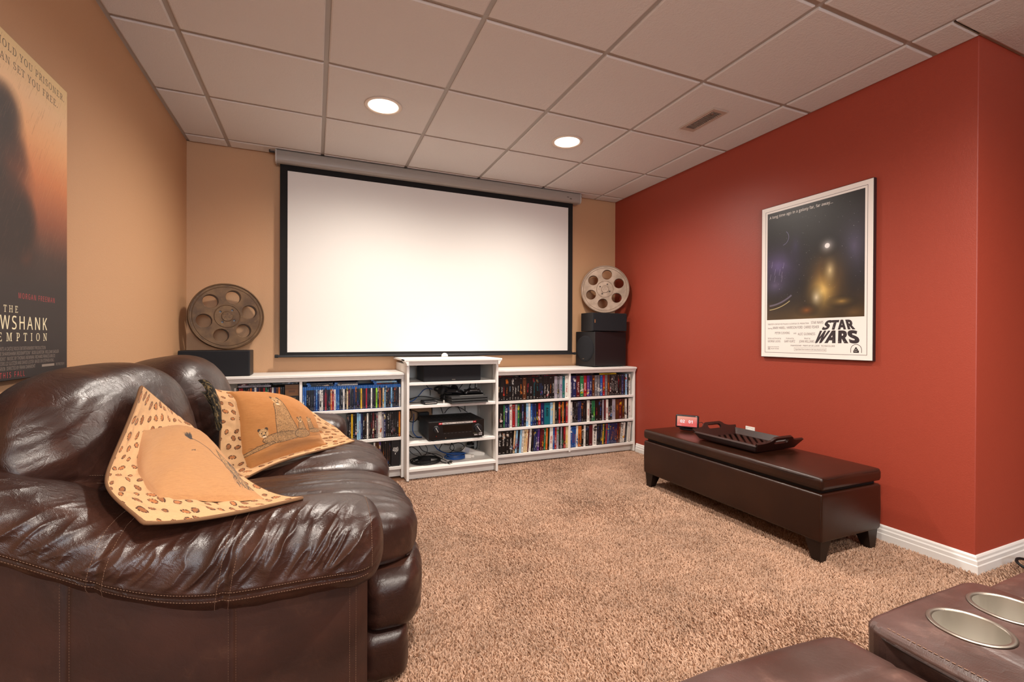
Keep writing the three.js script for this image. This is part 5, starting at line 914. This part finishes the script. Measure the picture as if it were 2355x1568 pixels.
function catPrint(which) {
  seed = 777 + which;
  return canvasTex(1024, 1024, (c, W) => {
    const base = which ? '#b5773f' : '#bd8858'; c.fillStyle = base; c.fillRect(0, 0, W, W);
    for (let i = 0; i < 9000; i++) { c.fillStyle = rnd() < 0.5 ? 'rgba(240,190,120,.07)' : 'rgba(90,45,15,.07)'; c.fillRect(rnd() * W, rnd() * W, rr(10, 60), 2); }
    const dark = ['#2c211b', '#4a372a', '#3a2c24', '#6a4f38'], light = ['#d8b184', '#c89a66'];
    const body = (path, n, box) => {
      c.save(); path(); c.fillStyle = '#b0875a'; c.globalAlpha = 0.8; c.fill(); c.globalAlpha = 1; c.clip(); speckle(c, n * 3, () => [box[0] + rnd() * box[2], box[1] + rnd() * box[3]], [...dark, ...dark, ...light]); c.restore();
      c.save(); c.strokeStyle = '#2c211b'; c.globalAlpha = 0.85; for (const [w, d] of [[9, [4, 6]], [6, [7, 9]], [4, [15, 3]]]) { path(); c.lineWidth = w; c.setLineDash(d); c.stroke(); } c.restore();
    };
    const head = (x, y, r, tilt) => {
      c.save(); c.translate(x, y); c.rotate(tilt); c.fillStyle = '#4a372a'; for (const k of [-1, 1]) { c.beginPath(); c.ellipse(k * r * 0.7, -r * 0.78, r * 0.34, r * 0.36, 0, 0, 6.3); c.fill(); }
      c.fillStyle = '#c69a68'; c.beginPath(); c.ellipse(0, 0, r * 0.95, r, 0, 0, 6.3); c.fill(); c.beginPath(); c.ellipse(0, 0, r * 0.95, r, 0, 0, 6.3); c.clip();
      speckle(c, 60, () => [rr(-r, r), rr(-r, -r * 0.15)], dark); c.fillStyle = '#2a1e18'; for (const k of [-1, 1]) { c.beginPath(); c.ellipse(k * r * 0.38, -r * 0.08, r * 0.15, r * 0.12, 0, 0, 6.3); c.fill(); c.fillRect(k * r * 0.36 - 3, 0, 5, r * 0.7); } c.beginPath(); c.ellipse(0, r * 0.42, r * 0.22, r * 0.16, 0, 0, 6.3); c.fill(); c.fillStyle = '#e0c09a'; c.beginPath(); c.ellipse(0, r * 0.75, r * 0.4, r * 0.2, 0, 0, 6.3); c.fill(); c.restore();
    };
    const poly = (pts) => () => { c.beginPath(); pts.forEach((p, i) => (i ? c.quadraticCurveTo(p[2] ?? p[0], p[3] ?? p[1], p[0], p[1]) : c.moveTo(p[0], p[1]))); c.closePath(); };
    if (which) {
      body(poly([[380, 250], [430, 190], [500, 180], [520, 250], [560, 420], [640, 620, 620, 520], [350, 640], [350, 450]]), 700, [340, 170, 310, 480]); // sitting cat
      body(() => { c.beginPath(); c.ellipse(430, 660, 250, 78, -0.06, 0, 6.3); }, 700, [170, 570, 520, 180]); // lying cat
      head(196, 580, 56, -0.15); head(440, 205, 52, 0.12); body(() => { c.beginPath(); c.ellipse(690, 640, 110, 85, 0.1, 0, 6.3); }, 320, [570, 550, 240, 190]);
      body(poly([[640, 560], [650, 430], [700, 420], [750, 570]]), 160, [620, 400, 150, 180]); body(poly([[800, 560], [790, 420], [850, 410], [890, 560, 860, 480]]), 180, [780, 400, 130, 170]); body(() => { c.beginPath(); c.ellipse(900, 590, 100, 42, -0.05, 0, 6.3); }, 170, [790, 540, 220, 100]);
      body(poly([[-10, 800], [120, 740], [300, 700], [320, 735], [160, 790], [0, 830]]), 260, [-10, 690, 340, 150]);
      head(672, 425, 36, -0.2); head(818, 415, 34, 0.25);
      c.strokeStyle = '#5a4028'; for (let i = 0; i < 120; i++) { c.globalAlpha = 0.6; c.lineWidth = 3; const x = rr(20, 980), y = 740 - x * 0.05 + rr(-14, 14); c.beginPath(); c.moveTo(x, y); c.lineTo(x + rr(8, 30), y + rr(-8, 8)); c.stroke(); } c.globalAlpha = 1;
    } else {
      c.strokeStyle = '#2f2a2c'; c.lineWidth = 8; c.beginPath(); c.moveTo(560, 300); c.bezierCurveTo(640, 400, 780, 480, 800, 700); c.stroke();
      for (let i = 0; i < 60; i++) { c.lineWidth = 4; c.beginPath(); c.moveTo(545 + rr(-14, 14), 290 + rr(-10, 20)); c.lineTo(520 + rr(-40, 50), 215 + rr(-20, 50)); c.stroke(); }
      c.lineWidth = 7; c.beginPath(); c.moveTo(480, 480); c.quadraticCurveTo(500, 465, 515, 480); c.lineTo(520, 465); c.stroke();
      body(poly([[790, 420], [860, 560], [880, 760], [960, 860, 900, 840], [900, 930], [810, 820], [770, 680]]), 700, [740, 400, 230, 540]);
      body(poly([[880, 640], [1010, 600], [1020, 900], [960, 920]]), 500, [860, 590, 170, 340]); c.globalAlpha = 0.8; for (let i = 0; i < 130; i++) { c.lineWidth = rr(3, 8); const x = rr(780, 1000), y = rr(560, 900); c.beginPath(); c.moveTo(x, y); c.lineTo(x + rr(-10, 14), y + rr(20, 60)); c.stroke(); } c.globalAlpha = 1;
    }
  });
}
// net: 4 x 4 points of the cushion's middle surface; rows go from the top edge to the bottom edge
function cushion(label, net, thick, which, seedNo, back, BW) {
  const t = thing('throw_cushion', label, 'cushion', [0, 0, 0], 'leopard-edged cushions on the sofa');
  const N = net.map((r) => r.map((p) => V(...p)));
  const w4 = (u) => { const t0 = [0, 1 / 3, 2 / 3, 1]; return t0.map((a, i) => t0.reduce((s, b, j) => (i === j ? s : s * (u - b) / (a - b)), 1)); };
  const mid = (u, v) => { const a = w4(u), b = w4(v), o = V(); for (let j = 0; j < 4; j++) for (let i = 0; i < 4; i++) o.addScaledVector(N[j][i], a[i] * b[j]); return o; };
  const nrm = (u, v) => { const e = 0.01, a = mid(u + e, v).sub(mid(u - e, v)), b = mid(u, v + e).sub(mid(u, v - e)); return b.cross(a).normalize(); };
  const [Bl, Br, Bt, Bb] = BW;
  const P = (u, v, side) => {
    const iu = clamp((u - Bl) / (1 - Bl - Br)), iv = clamp((v - Bt) / (1 - Bt - Bb)), s = iu * 2 - 1, q = iv * 2 - 1;
    const inn = u > Bl && u < 1 - Br && v > Bt && v < 1 - Bb; const h = inn ? Math.pow((1 - Math.abs(s) ** 2.4) * (1 - Math.abs(q) ** 2.4), 0.55) : 0;
    const p = mid(u, v), n = nrm(u, v), edge = Math.min(u, v, 1 - u, 1 - v);
    let d = thick * h + 0.005 + (0.007 * fbm(u * 5 + seedNo, v * 5, side, 3) + (!inn ? 0.010 * fbm(u * 9, v * 9, seedNo, 2) : 0)) * smooth(0, 0.06, edge);
    if (inn && which === 0) d += 0.012 * noise(u * 3 + v * 4, u * 2, 3) * h;
    return p.addScaledVector(n, side > 0 ? d : -d * back - 0.002);
  };
  const patch = (u0, u1, v0, v1, n, side, f) => { const g = sheet((a, b) => P(u0 + (u1 - u0) * a, v0 + (v1 - v0) * b, side), Math.max(6, Math.round(n * (u1 - u0))), Math.max(6, Math.round(n * (v1 - v0))), (a, b) => f(u0 + (u1 - u0) * a, v0 + (v1 - v0) * b)); return g; };
  const cloth = (map) => phys({ map, roughness: 0.95, bumpMap: clothBump, bumpScale: 0.0006, sheen: 0.4, sheenRoughness: 0.6, sheenColor: new THREE.Color(0.9, 0.7, 0.5), side: THREE.DoubleSide });
  const leo = cloth(leopardTex(seedNo)), print = cloth(catPrint(which)), backM = cloth(leopardTex(seedNo + 1));
  part('front_panel', patch(Bl, 1 - Br, Bt, 1 - Bb, 110, 1, (u, v) => [(u - Bl) / (1 - Bl - Br), 1 - (v - Bt) / (1 - Bt - Bb)]), print, t);
  const L = (u, v) => [u * 0.6, v * 0.6];
  for (const r of [[0, 1, 0, Bt], [0, 1, 1 - Bb, 1], [0, Bl, Bt, 1 - Bb], [1 - Br, 1, Bt, 1 - Bb]]) part('border', patch(r[0], r[1], r[2], r[3], 90, 1, L), leo, t);
  part('back_panel', patch(0, 1, 0, 1, 60, -1, L), backM, t);
  const hem = []; for (let k = 0; k < 4; k++) for (let i = 0; i < 20; i++) { const a = i / 20, [u, v] = [[a, 0], [1, a], [1 - a, 1], [0, 1 - a]][k]; hem.push(P(u, v, 1).lerp(P(u, v, -1), 0.5)); }
  part('hem', tube(hem, 0.0045, 240, 6, true), std({ color: 0x6b4a2e, roughness: 0.9 }), t);
  return t;
}
cushion('pale leopard-edged cushion slumped over the near sofa arm',
  [[[0.364, 0.889, 2.2], [0.382, 0.846, 2.14], [0.404, 0.802, 2.09], [0.427, 0.76, 2.05]],
   [[0.372, 0.743, 2.42], [0.422, 0.729, 2.34], [0.496, 0.716, 2.26], [0.546, 0.668, 2.18]],
   [[0.398, 0.692, 2.53], [0.481, 0.672, 2.48], [0.579, 0.64, 2.43], [0.669, 0.61, 2.35]],
   [[0.493, 0.642, 2.64], [0.583, 0.624, 2.605], [0.684, 0.616, 2.56], [0.79, 0.609, 2.495]]], 0.045, 0, 41, 0.2, [0.23, 0.1, 0.18, 0.17]);
{
  const t = cushion('darker leopard-edged cushion with a cat family print against the far sofa back',
  [[[0.451, 0.838, 1.76], [0.55, 0.805, 1.65], [0.678, 0.769, 1.53], [0.816, 0.646, 1.42]],
   [[0.493, 0.729, 1.79], [0.616, 0.707, 1.68], [0.758, 0.668, 1.55], [0.905, 0.598, 1.42]],
   [[0.497, 0.59, 1.83], [0.635, 0.584, 1.71], [0.777, 0.575, 1.57], [0.953, 0.554, 1.43]],
   [[0.557, 0.494, 1.87], [0.7, 0.53, 1.74], [0.839, 0.529, 1.6], [0.999, 0.524, 1.43]]], 0.05, 1, 57, 0.3, [0.15, 0.2, 0.03, 0.11]);
  const ctr = new THREE.CatmullRomCurve3([V(0.437, 0.852, 1.785), V(0.452, 0.835, 1.795), V(0.468, 0.80, 1.805), V(0.482, 0.755, 1.812), V(0.49, 0.70, 1.818)]);
  const fold = sheet((u, v) => { const p = ctr.getPoint(u), a = -2.4 + v * 4.6, r = 0.026 * (1 - 0.6 * u) * (1 + 0.15 * noise(u * 6, v * 3, 1)); return V(p.x + r * Math.cos(a), p.y + r * 0.5 * Math.sin(a * 0.9) + 0.012 * Math.sin(a), p.z + r * Math.sin(a)); }, 30, 24, (u, v) => [u * 0.3, v * 0.2]);
  part('folded_corner', fold, phys({ map: dataTex(256, (u, v) => mixc(hex('#1c1812'), hex('#7a6440'), clamp((tf(u, v, 12, 4, 91) - 0.45) * 4)), true, 6), roughness: 1, side: THREE.DoubleSide }), t, 'dark fuzzy folded corner');
}

// ================================================================ sectional with cup holders, seen from its own seats (faces -z)
{
  const t = thing('sectional_sofa', 'worn brown leather theatre sectional with a cup holder console', 'sofa', [0, 0, 0]);
  const stitchPart = (geo) => { const m = part('stitching', geo, M.thread, t); m.userData.kind = 'stuff'; return m; };
  const seat = (xc, hx, yTop, i) => {
    const g = rblock(hx, 0.105, 0.30, 0.055, 80, (v, s) => { const xx = v.x / hx; v.y += (s.y > 0 ? 0.012 : 0) * (1 - xx * xx) - 0.008 * smooth(0.4, 1, -s.z) * smooth(-0.2, 1, s.y); v.z -= 0.012 * smooth(0, 1, -s.z) * (1 - xx * xx); const q = (v.z + 0.19) / 0.005; if (s.y > 0 && Math.abs(q) < 4) v.y -= 0.004 * Math.exp(-q * q); v.y += 0.005 * fbm(v.x * 6, v.z * 6, i, 3); });
    part('seat_cushion', g.translate(xc, yTop - 0.105, 3.62), M.seat2, t);
    part('seat_base', slab(xc - hx + 0.01, xc + hx - 0.01, 0.03, yTop - 0.21, 3.36, 4.1, 0.02), M.seat2, t);
    const lr = puff(hx - 0.01, 0.14, 0.05, 4, 50, (v) => { v.z += 0.004 * fbm(v.x * 8, v.y * 8, i + 4, 2); }); part('leg_rest', lr.translate(xc, 0.25, 3.37), M.seat2, t);
    const bc = puff(hx, 0.30, 0.12, 3.4, 40, (v, s) => { v.z -= 0.03 * (1 - (v.x / hx) ** 2) * smooth(0, 1, -s.z); v.y += 0.006 * fbm(v.x * 5, v.y * 5, i + 8, 2); }); bc.rotateX(0.22); part('back_cushion', bc.translate(xc, 0.76, 4.02), M.seat2, t);
  };
  seat(1.335, 0.297, 0.562, 0); seat(2.265, 0.297, 0.522, 1);
  // console with two steel cups
  const x0 = 1.642, x1 = 1.958, zf = 3.372, zb = 4.05, H = 0.58, cups = [[1.768, 3.443], [1.892, 3.443]], cr = 0.0465;
  const sh = new THREE.Shape(); sh.moveTo(x0, -zf - 0.03); sh.quadraticCurveTo(x0, -zf, x0 + 0.03, -zf); sh.lineTo(x1 - 0.03, -zf); sh.quadraticCurveTo(x1, -zf, x1, -zf - 0.03); sh.lineTo(x1, -zb); sh.lineTo(x0, -zb); sh.closePath();
  for (const [x, z] of cups) { const p = new THREE.Path(); p.absarc(x, -z, cr, 0, 6.2832, true); sh.holes.push(p); }
  const topG = new THREE.ExtrudeGeometry(sh, { depth: 0.07, bevelEnabled: true, bevelSize: 0.012, bevelThickness: 0.012, bevelSegments: 4, curveSegments: 36 }).rotateX(-Math.PI / 2).translate(0, H - 0.082, 0);
  part('console_top', boxUV(toCreasedNormals(topG, 0.9)), M.seat2, t);
  part('console_side', slab(x0 + 0.004, x1 - 0.004, 0.03, H - 0.08, zf + 0.01, zb, 0.02), M.seat2, t);
  part('welt', tube([[x0 - 0.011, H - 0.012, zb - 0.3], [x0 - 0.011, H - 0.012, zf + 0.03], [x0 + 0.006, H - 0.012, zf - 0.004], [x0 + 0.04, H - 0.012, zf - 0.011], [x1 - 0.04, H - 0.012, zf - 0.011], [x1 + 0.004, H - 0.012, zf], [x1 + 0.011, H - 0.012, zf + 0.03], [x1 + 0.011, H - 0.012, zb - 0.3]], 0.003, 90, 6), M.sofa, t);
  stitchPart(stitches([V(x0 - 0.001, H + 0.0006, zb - 0.3), V(x0 - 0.001, H + 0.0006, zf + 0.06), V(x0 + 0.002, H + 0.0004, zf + 0.02)], 0.0009, 0.006, 0.003));
  stitchPart(stitches([V(x1 + 0.001, H + 0.0006, zb - 0.3), V(x1 + 0.001, H + 0.0006, zf + 0.06)], 0.0009, 0.006, 0.003));
  stitchPart(stitches([V(1.06, 0.535, 3.43), V(1.2, 0.553, 3.43), V(1.335, 0.56, 3.43), V(1.47, 0.553, 3.43), V(1.6, 0.535, 3.43)], 0.0009, 0.006, 0.003));
  const streak = dataTex(256, (u, v) => [1, 0.5 + 0.5 * tf(u, 0.3, 14, 3, 21), 1], false);
  const cupM = phys({ color: 0xd0ccc5, roughness: 0.66, roughnessMap: streak, metalness: 1, side: THREE.DoubleSide, anisotropy: 0.6 }), rimM = phys({ color: 0x9c948a, roughness: 0.38, metalness: 1, side: THREE.DoubleSide });
  for (const [x, z] of cups) {
    const c = part('cup_holder', new THREE.LatheGeometry([[0.0001, -0.062], [0.036, -0.062], [0.0385, -0.059], [0.041, -0.03], [0.0445, 0.0]].map((q) => new THREE.Vector2(...q)), 64), cupM, t); c.position.set(x, H + 0.0005, z);
    part('rim', new THREE.LatheGeometry([[0.0445, 0.0], [0.0452, 0.0016], [0.048, 0.0024], [0.051, 0.002], [0.0525, 0.0004], [0.051, 0.0002]].map((q) => new THREE.Vector2(...q)), 64), rimM, c);
  }
  const lid = puff(0.15, 0.062, 0.19, 4, 60, (v, s) => { v.y += 0.014 * (1 - (v.x / 0.15) ** 2) * smooth(0, 1, s.y); v.y += 0.004 * fbm(v.x * 8, v.z * 8, 2, 2); }); part('console_lid', lid.translate(1.822, 0.598, 3.735), M.seat2, t);
  part('welt', tube([[1.676, 0.605, 3.60], [1.69, 0.604, 3.556], [1.75, 0.604, 3.5465], [1.89, 0.604, 3.5465], [1.955, 0.604, 3.556], [1.968, 0.605, 3.60]], 0.0035, 50, 6), M.sofa, t);
  part('arm_rest', boxUV(puff(0.1, 0.3, 0.36, 5, 30, () => {}).translate(2.665, 0.31, 3.74)), M.seat2, t);
  part('arm_rest', boxUV(puff(0.1, 0.3, 0.36, 5, 30, () => {}).translate(0.935, 0.31, 3.74).translate(0, -0.02, 0.06)), M.seat2, t);
}

// ================================================================ storage bench along the red wall
{
  const t = thing('storage_bench', 'long dark brown leather storage bench on short feet by the red wall', 'bench', [0, 0, 0]);
  const x0 = 2.965, x1 = 3.415, z0 = 1.185, z1 = 2.435, cx = (x0 + x1) / 2, cz = (z0 + z1) / 2, hx = (x1 - x0) / 2, hz = (z1 - z0) / 2;
  const body = rblock(hx, 0.113, hz, 0.012, 90, (v, s) => { v.x += 0.004 * Math.sign(s.x) * (1 - s.y * s.y) * Math.abs(s.x) ** 6 + 0.0015 * fbm(v.z * 6, v.y * 8, s.x > 0 ? 1 : 2, 2); v.z += 0.0015 * fbm(v.x * 6, v.y * 8, 4, 2); }); part('body', body.translate(cx, 0.206, cz), M.bench, t);
  const lid = rblock(hx + 0.003, 0.031, hz + 0.003, 0.016, 100, (v, s) => { if (s.y > 0) v.y += 0.012 * (1 - s.x ** 4) * (1 - s.z ** 6) + 0.002 * fbm(v.x * 7, v.z * 7, 5, 3); }); part('lid', lid.translate(cx, 0.364, cz), M.bench, t);
  part('lid_gap', slab(x0 + 0.02, x1 - 0.02, 0.315, 0.337, z0 + 0.02, z1 - 0.02, 0.002), M.blackMatte, t);
  { const a = x0 - 0.001, b = x1 + 0.001, c = z0 - 0.001, d = z1 + 0.001, e = 0.008, y = 0.386, k = 0.005, pts = []; for (const [x, z] of [[a + k, c + e], [a + k, cz], [a + k, d - e - k], [a + e + k, d - k], [cx, d - k], [b - e - k, d - k], [b - k, d - e - k], [b - k, cz], [b - k, c + e]]) pts.push([x, y, z]); part('lid_piping', tube(pts, 0.0024, 260, 6), M.bench, t); }
  for (const sx of [-1, 1]) { const x = sx < 0 ? x0 + 0.0035 : x1 - 0.0035, z = z1 - 0.0035; part('corner_seam', tube([[x, 0.105, z], [x + sx * 0.0035, 0.2, z], [x, 0.312, z]], 0.0022, 30, 6), M.bench, t); }
  for (const sx of [-1, 1]) for (const sz of [-1, 1]) {
    const g = new THREE.BoxGeometry(0.075, 0.098, 0.075), p = g.attributes.position; for (let i = 0; i < p.count; i++) { const k = p.getY(i) < 0 ? 0 : 1; if (!k) { p.setX(i, p.getX(i) * sx > 0 ? p.getX(i) - sx * 0.006 : p.getX(i) + sx * 0.03); p.setZ(i, p.getZ(i) * sz > 0 ? p.getZ(i) - sz * 0.006 : p.getZ(i) + sz * 0.03); } } g.computeVertexNormals();
    part('foot', boxUV(g.translate(cx + sx * (hx - 0.047), 0.044, cz + sz * (hz - 0.047))), M.darkWood, t);
  }
}
// ---- tray on the bench
{
  const t = thing('serving_tray', 'dark red-brown wooden tray with cut-out handles and a woven bottom on the bench', 'tray', [3.205, 0.4105, 1.818], null, 0.02);
  const bx = 0.155, bz = 0.195, fl = 0.034, H = 0.05, T = 0.011;
  part('bottom_board', slab(-bx, bx, 0, 0.006, -bz, bz, 0.002), M.trayWood, t);
  const strip = []; for (let i = 0; i < 13; i++) { const x = -bx + 0.014 + i * (2 * bx - 0.028) / 12; const g = sheet((u, v) => V(x + (u - 0.5) * 0.019, 0.0085 + 0.0022 * Math.sin((v * 16 + i) * Math.PI), -bz + 0.01 + v * (2 * bz - 0.02)), 1, 70); strip.push(g); }
  const strip2 = []; for (let i = 0; i < 16; i++) { const z = -bz + 0.016 + i * (2 * bz - 0.032) / 15; strip2.push(sheet((u, v) => V(-bx + 0.01 + v * (2 * bx - 0.02), 0.0085 - 0.0022 * Math.sin((v * 13 + i) * Math.PI), z + (u - 0.5) * 0.019), 1, 60)); }
  const wv = std({ color: 0x2b130b, roughness: 0.45, side: THREE.DoubleSide }); for (const s of strip) part('woven_strip', s, wv, t); for (const s of strip2) part('woven_strip', s, wv, t);
  const tilt = Math.atan2(fl, H);
  for (const s of [-1, 1]) { // long low sides
    const L = bz + fl, sh = new THREE.Shape(); sh.moveTo(-bz - 0.002, 0); sh.lineTo(-L + 0.012, H * 0.84); sh.lineTo(L - 0.012, H * 0.84); sh.lineTo(bz + 0.002, 0); sh.closePath();
    const g = new THREE.ExtrudeGeometry(sh, { depth: T, bevelEnabled: true, bevelSize: 0.0015, bevelThickness: 0.0015, bevelSegments: 2 }).translate(0, 0, -T); g.rotateX(tilt); g.rotateY(s > 0 ? Math.PI / 2 : -Math.PI / 2); g.translate(s * (bx + 0.004), 0.0035, 0); part('side_board', boxUV(g), M.trayWood, t);
  }
  for (const s of [-1, 1]) { // ends rising to a handle
    const A = bx + 0.002, B = bx + fl, h = H * 1.2, sh = new THREE.Shape(); sh.moveTo(-A, 0); sh.lineTo(-B, h); sh.bezierCurveTo(-B + 0.06, h, -0.115, h + 0.002, -0.09, h + 0.014); sh.bezierCurveTo(-0.075, h + 0.034, -0.06, h + 0.034, -0.05, h + 0.034); sh.lineTo(0.05, h + 0.034); sh.bezierCurveTo(0.06, h + 0.034, 0.075, h + 0.034, 0.09, h + 0.014); sh.bezierCurveTo(0.115, h + 0.002, B - 0.06, h, B, h); sh.lineTo(A, 0); sh.closePath();
    const p = new THREE.Path(), y0 = h - 0.010, y1 = h + 0.018; p.moveTo(-0.04, y0); p.quadraticCurveTo(-0.056, y0, -0.056, (y0 + y1) / 2); p.quadraticCurveTo(-0.056, y1, -0.04, y1); p.lineTo(0.04, y1); p.quadraticCurveTo(0.056, y1, 0.056, (y0 + y1) / 2); p.quadraticCurveTo(0.056, y0, 0.04, y0); p.closePath(); sh.holes.push(p);
    const g = new THREE.ExtrudeGeometry(sh, { depth: T, bevelEnabled: true, bevelSize: 0.0015, bevelThickness: 0.0015, bevelSegments: 2, curveSegments: 14 }).translate(0, 0, -T); g.rotateX(tilt); if (s < 0) g.rotateY(Math.PI); g.translate(0, 0.0035, s * (bz + 0.004)); part('handle_board', boxUV(g), M.trayWood, t);
  }
}
// ---- smart display
{
  const t = thing('smart_display', 'small smart display clock showing 02 01 on the bench end', 'smart display', [3.165, 0.4095, 1.395], null, -0.92);
  const sc = canvasTex(512, 272, (c) => { const g = c.createLinearGradient(0, 0, 60, 272); g.addColorStop(0, '#f2b49a'); g.addColorStop(0.5, '#ee8f80'); g.addColorStop(1, '#e5615f'); c.fillStyle = g; c.fillRect(0, 0, 512, 272); c.fillStyle = '#fff'; c.font = 'bold 112px sans-serif'; c.textAlign = 'center'; c.fillText('02', 142, 176); c.fillText('01', 356, 176); c.globalAlpha = 0.7; c.fillRect(28, 240, 90, 8); });
  const head = new THREE.Group(); const b = part('body', new RoundedBoxGeometry(0.15, 0.087, 0.022, 4, 0.01), M.blackPlastic, t); b.position.set(0, 0.066, 0.018); b.rotation.x = -0.16;
  const s = part('screen', new THREE.PlaneGeometry(0.128, 0.066), std({ color: 0x080808, emissive: 0xffffff, emissiveMap: sc, emissiveIntensity: 1.1, roughness: 0.25 }), b); s.position.set(0, -0.001, 0.0113);
  const cam = part('camera_dot', new THREE.CylinderGeometry(0.0022, 0.0022, 0.0008, 14).rotateX(Math.PI / 2), M.whitePlastic, b); cam.position.set(0.058, 0.0365, 0.0112);
  const base = puff(0.055, 0.014, 0.032, 3, 20, (v) => { const k = v.y > 0 ? 0.55 : 1; v.x *= k; v.z *= k; }); part('base', base.translate(0, 0.0142, -0.012), M.blackMatte, t);
  part('neck', slab(-0.028, 0.028, 0.018, 0.05, -0.02, 0.01, 0.006), M.blackMatte, t);
  part('cord', tube([[0.05, 0.05, 0], [0.088, 0.062, -0.015], [0.1, 0.03, -0.04], [0.08, 0.003, -0.06]], 0.0018, 24), M.rubber, t);
  const l = new THREE.RectAreaLight(0xf2958a, 1.2, 0.128, 0.066); l.position.set(0, 0.066, 0.034); l.rotation.set(-0.16, Math.PI, 0); t.add(l);
}
// ---- cords on the carpet beyond the red corner
cableLabel(part('cord_on_carpet', tube([[3.98, 0.012, 2.86], [3.86, 0.02, 2.83], [3.74, 0.05, 2.81], [3.69, 0.045, 2.83], [3.72, 0.012, 2.9], [3.86, 0.01, 2.96]], 0.006, 60), M.rubber), 'black cord looped on the carpet against the baseboard past the red corner');
cableLabel(part('cord_on_carpet', tube([[3.9, 0.03, 3.02], [3.72, 0.032, 2.93], [3.58, 0.034, 2.872], [3.555, 0.02, 2.90], [3.56, 0.01, 2.96]], 0.005, 60), M.rubber), 'black cord bent on the carpet nearer the brown sectional');

renderer.render(scene, camera);
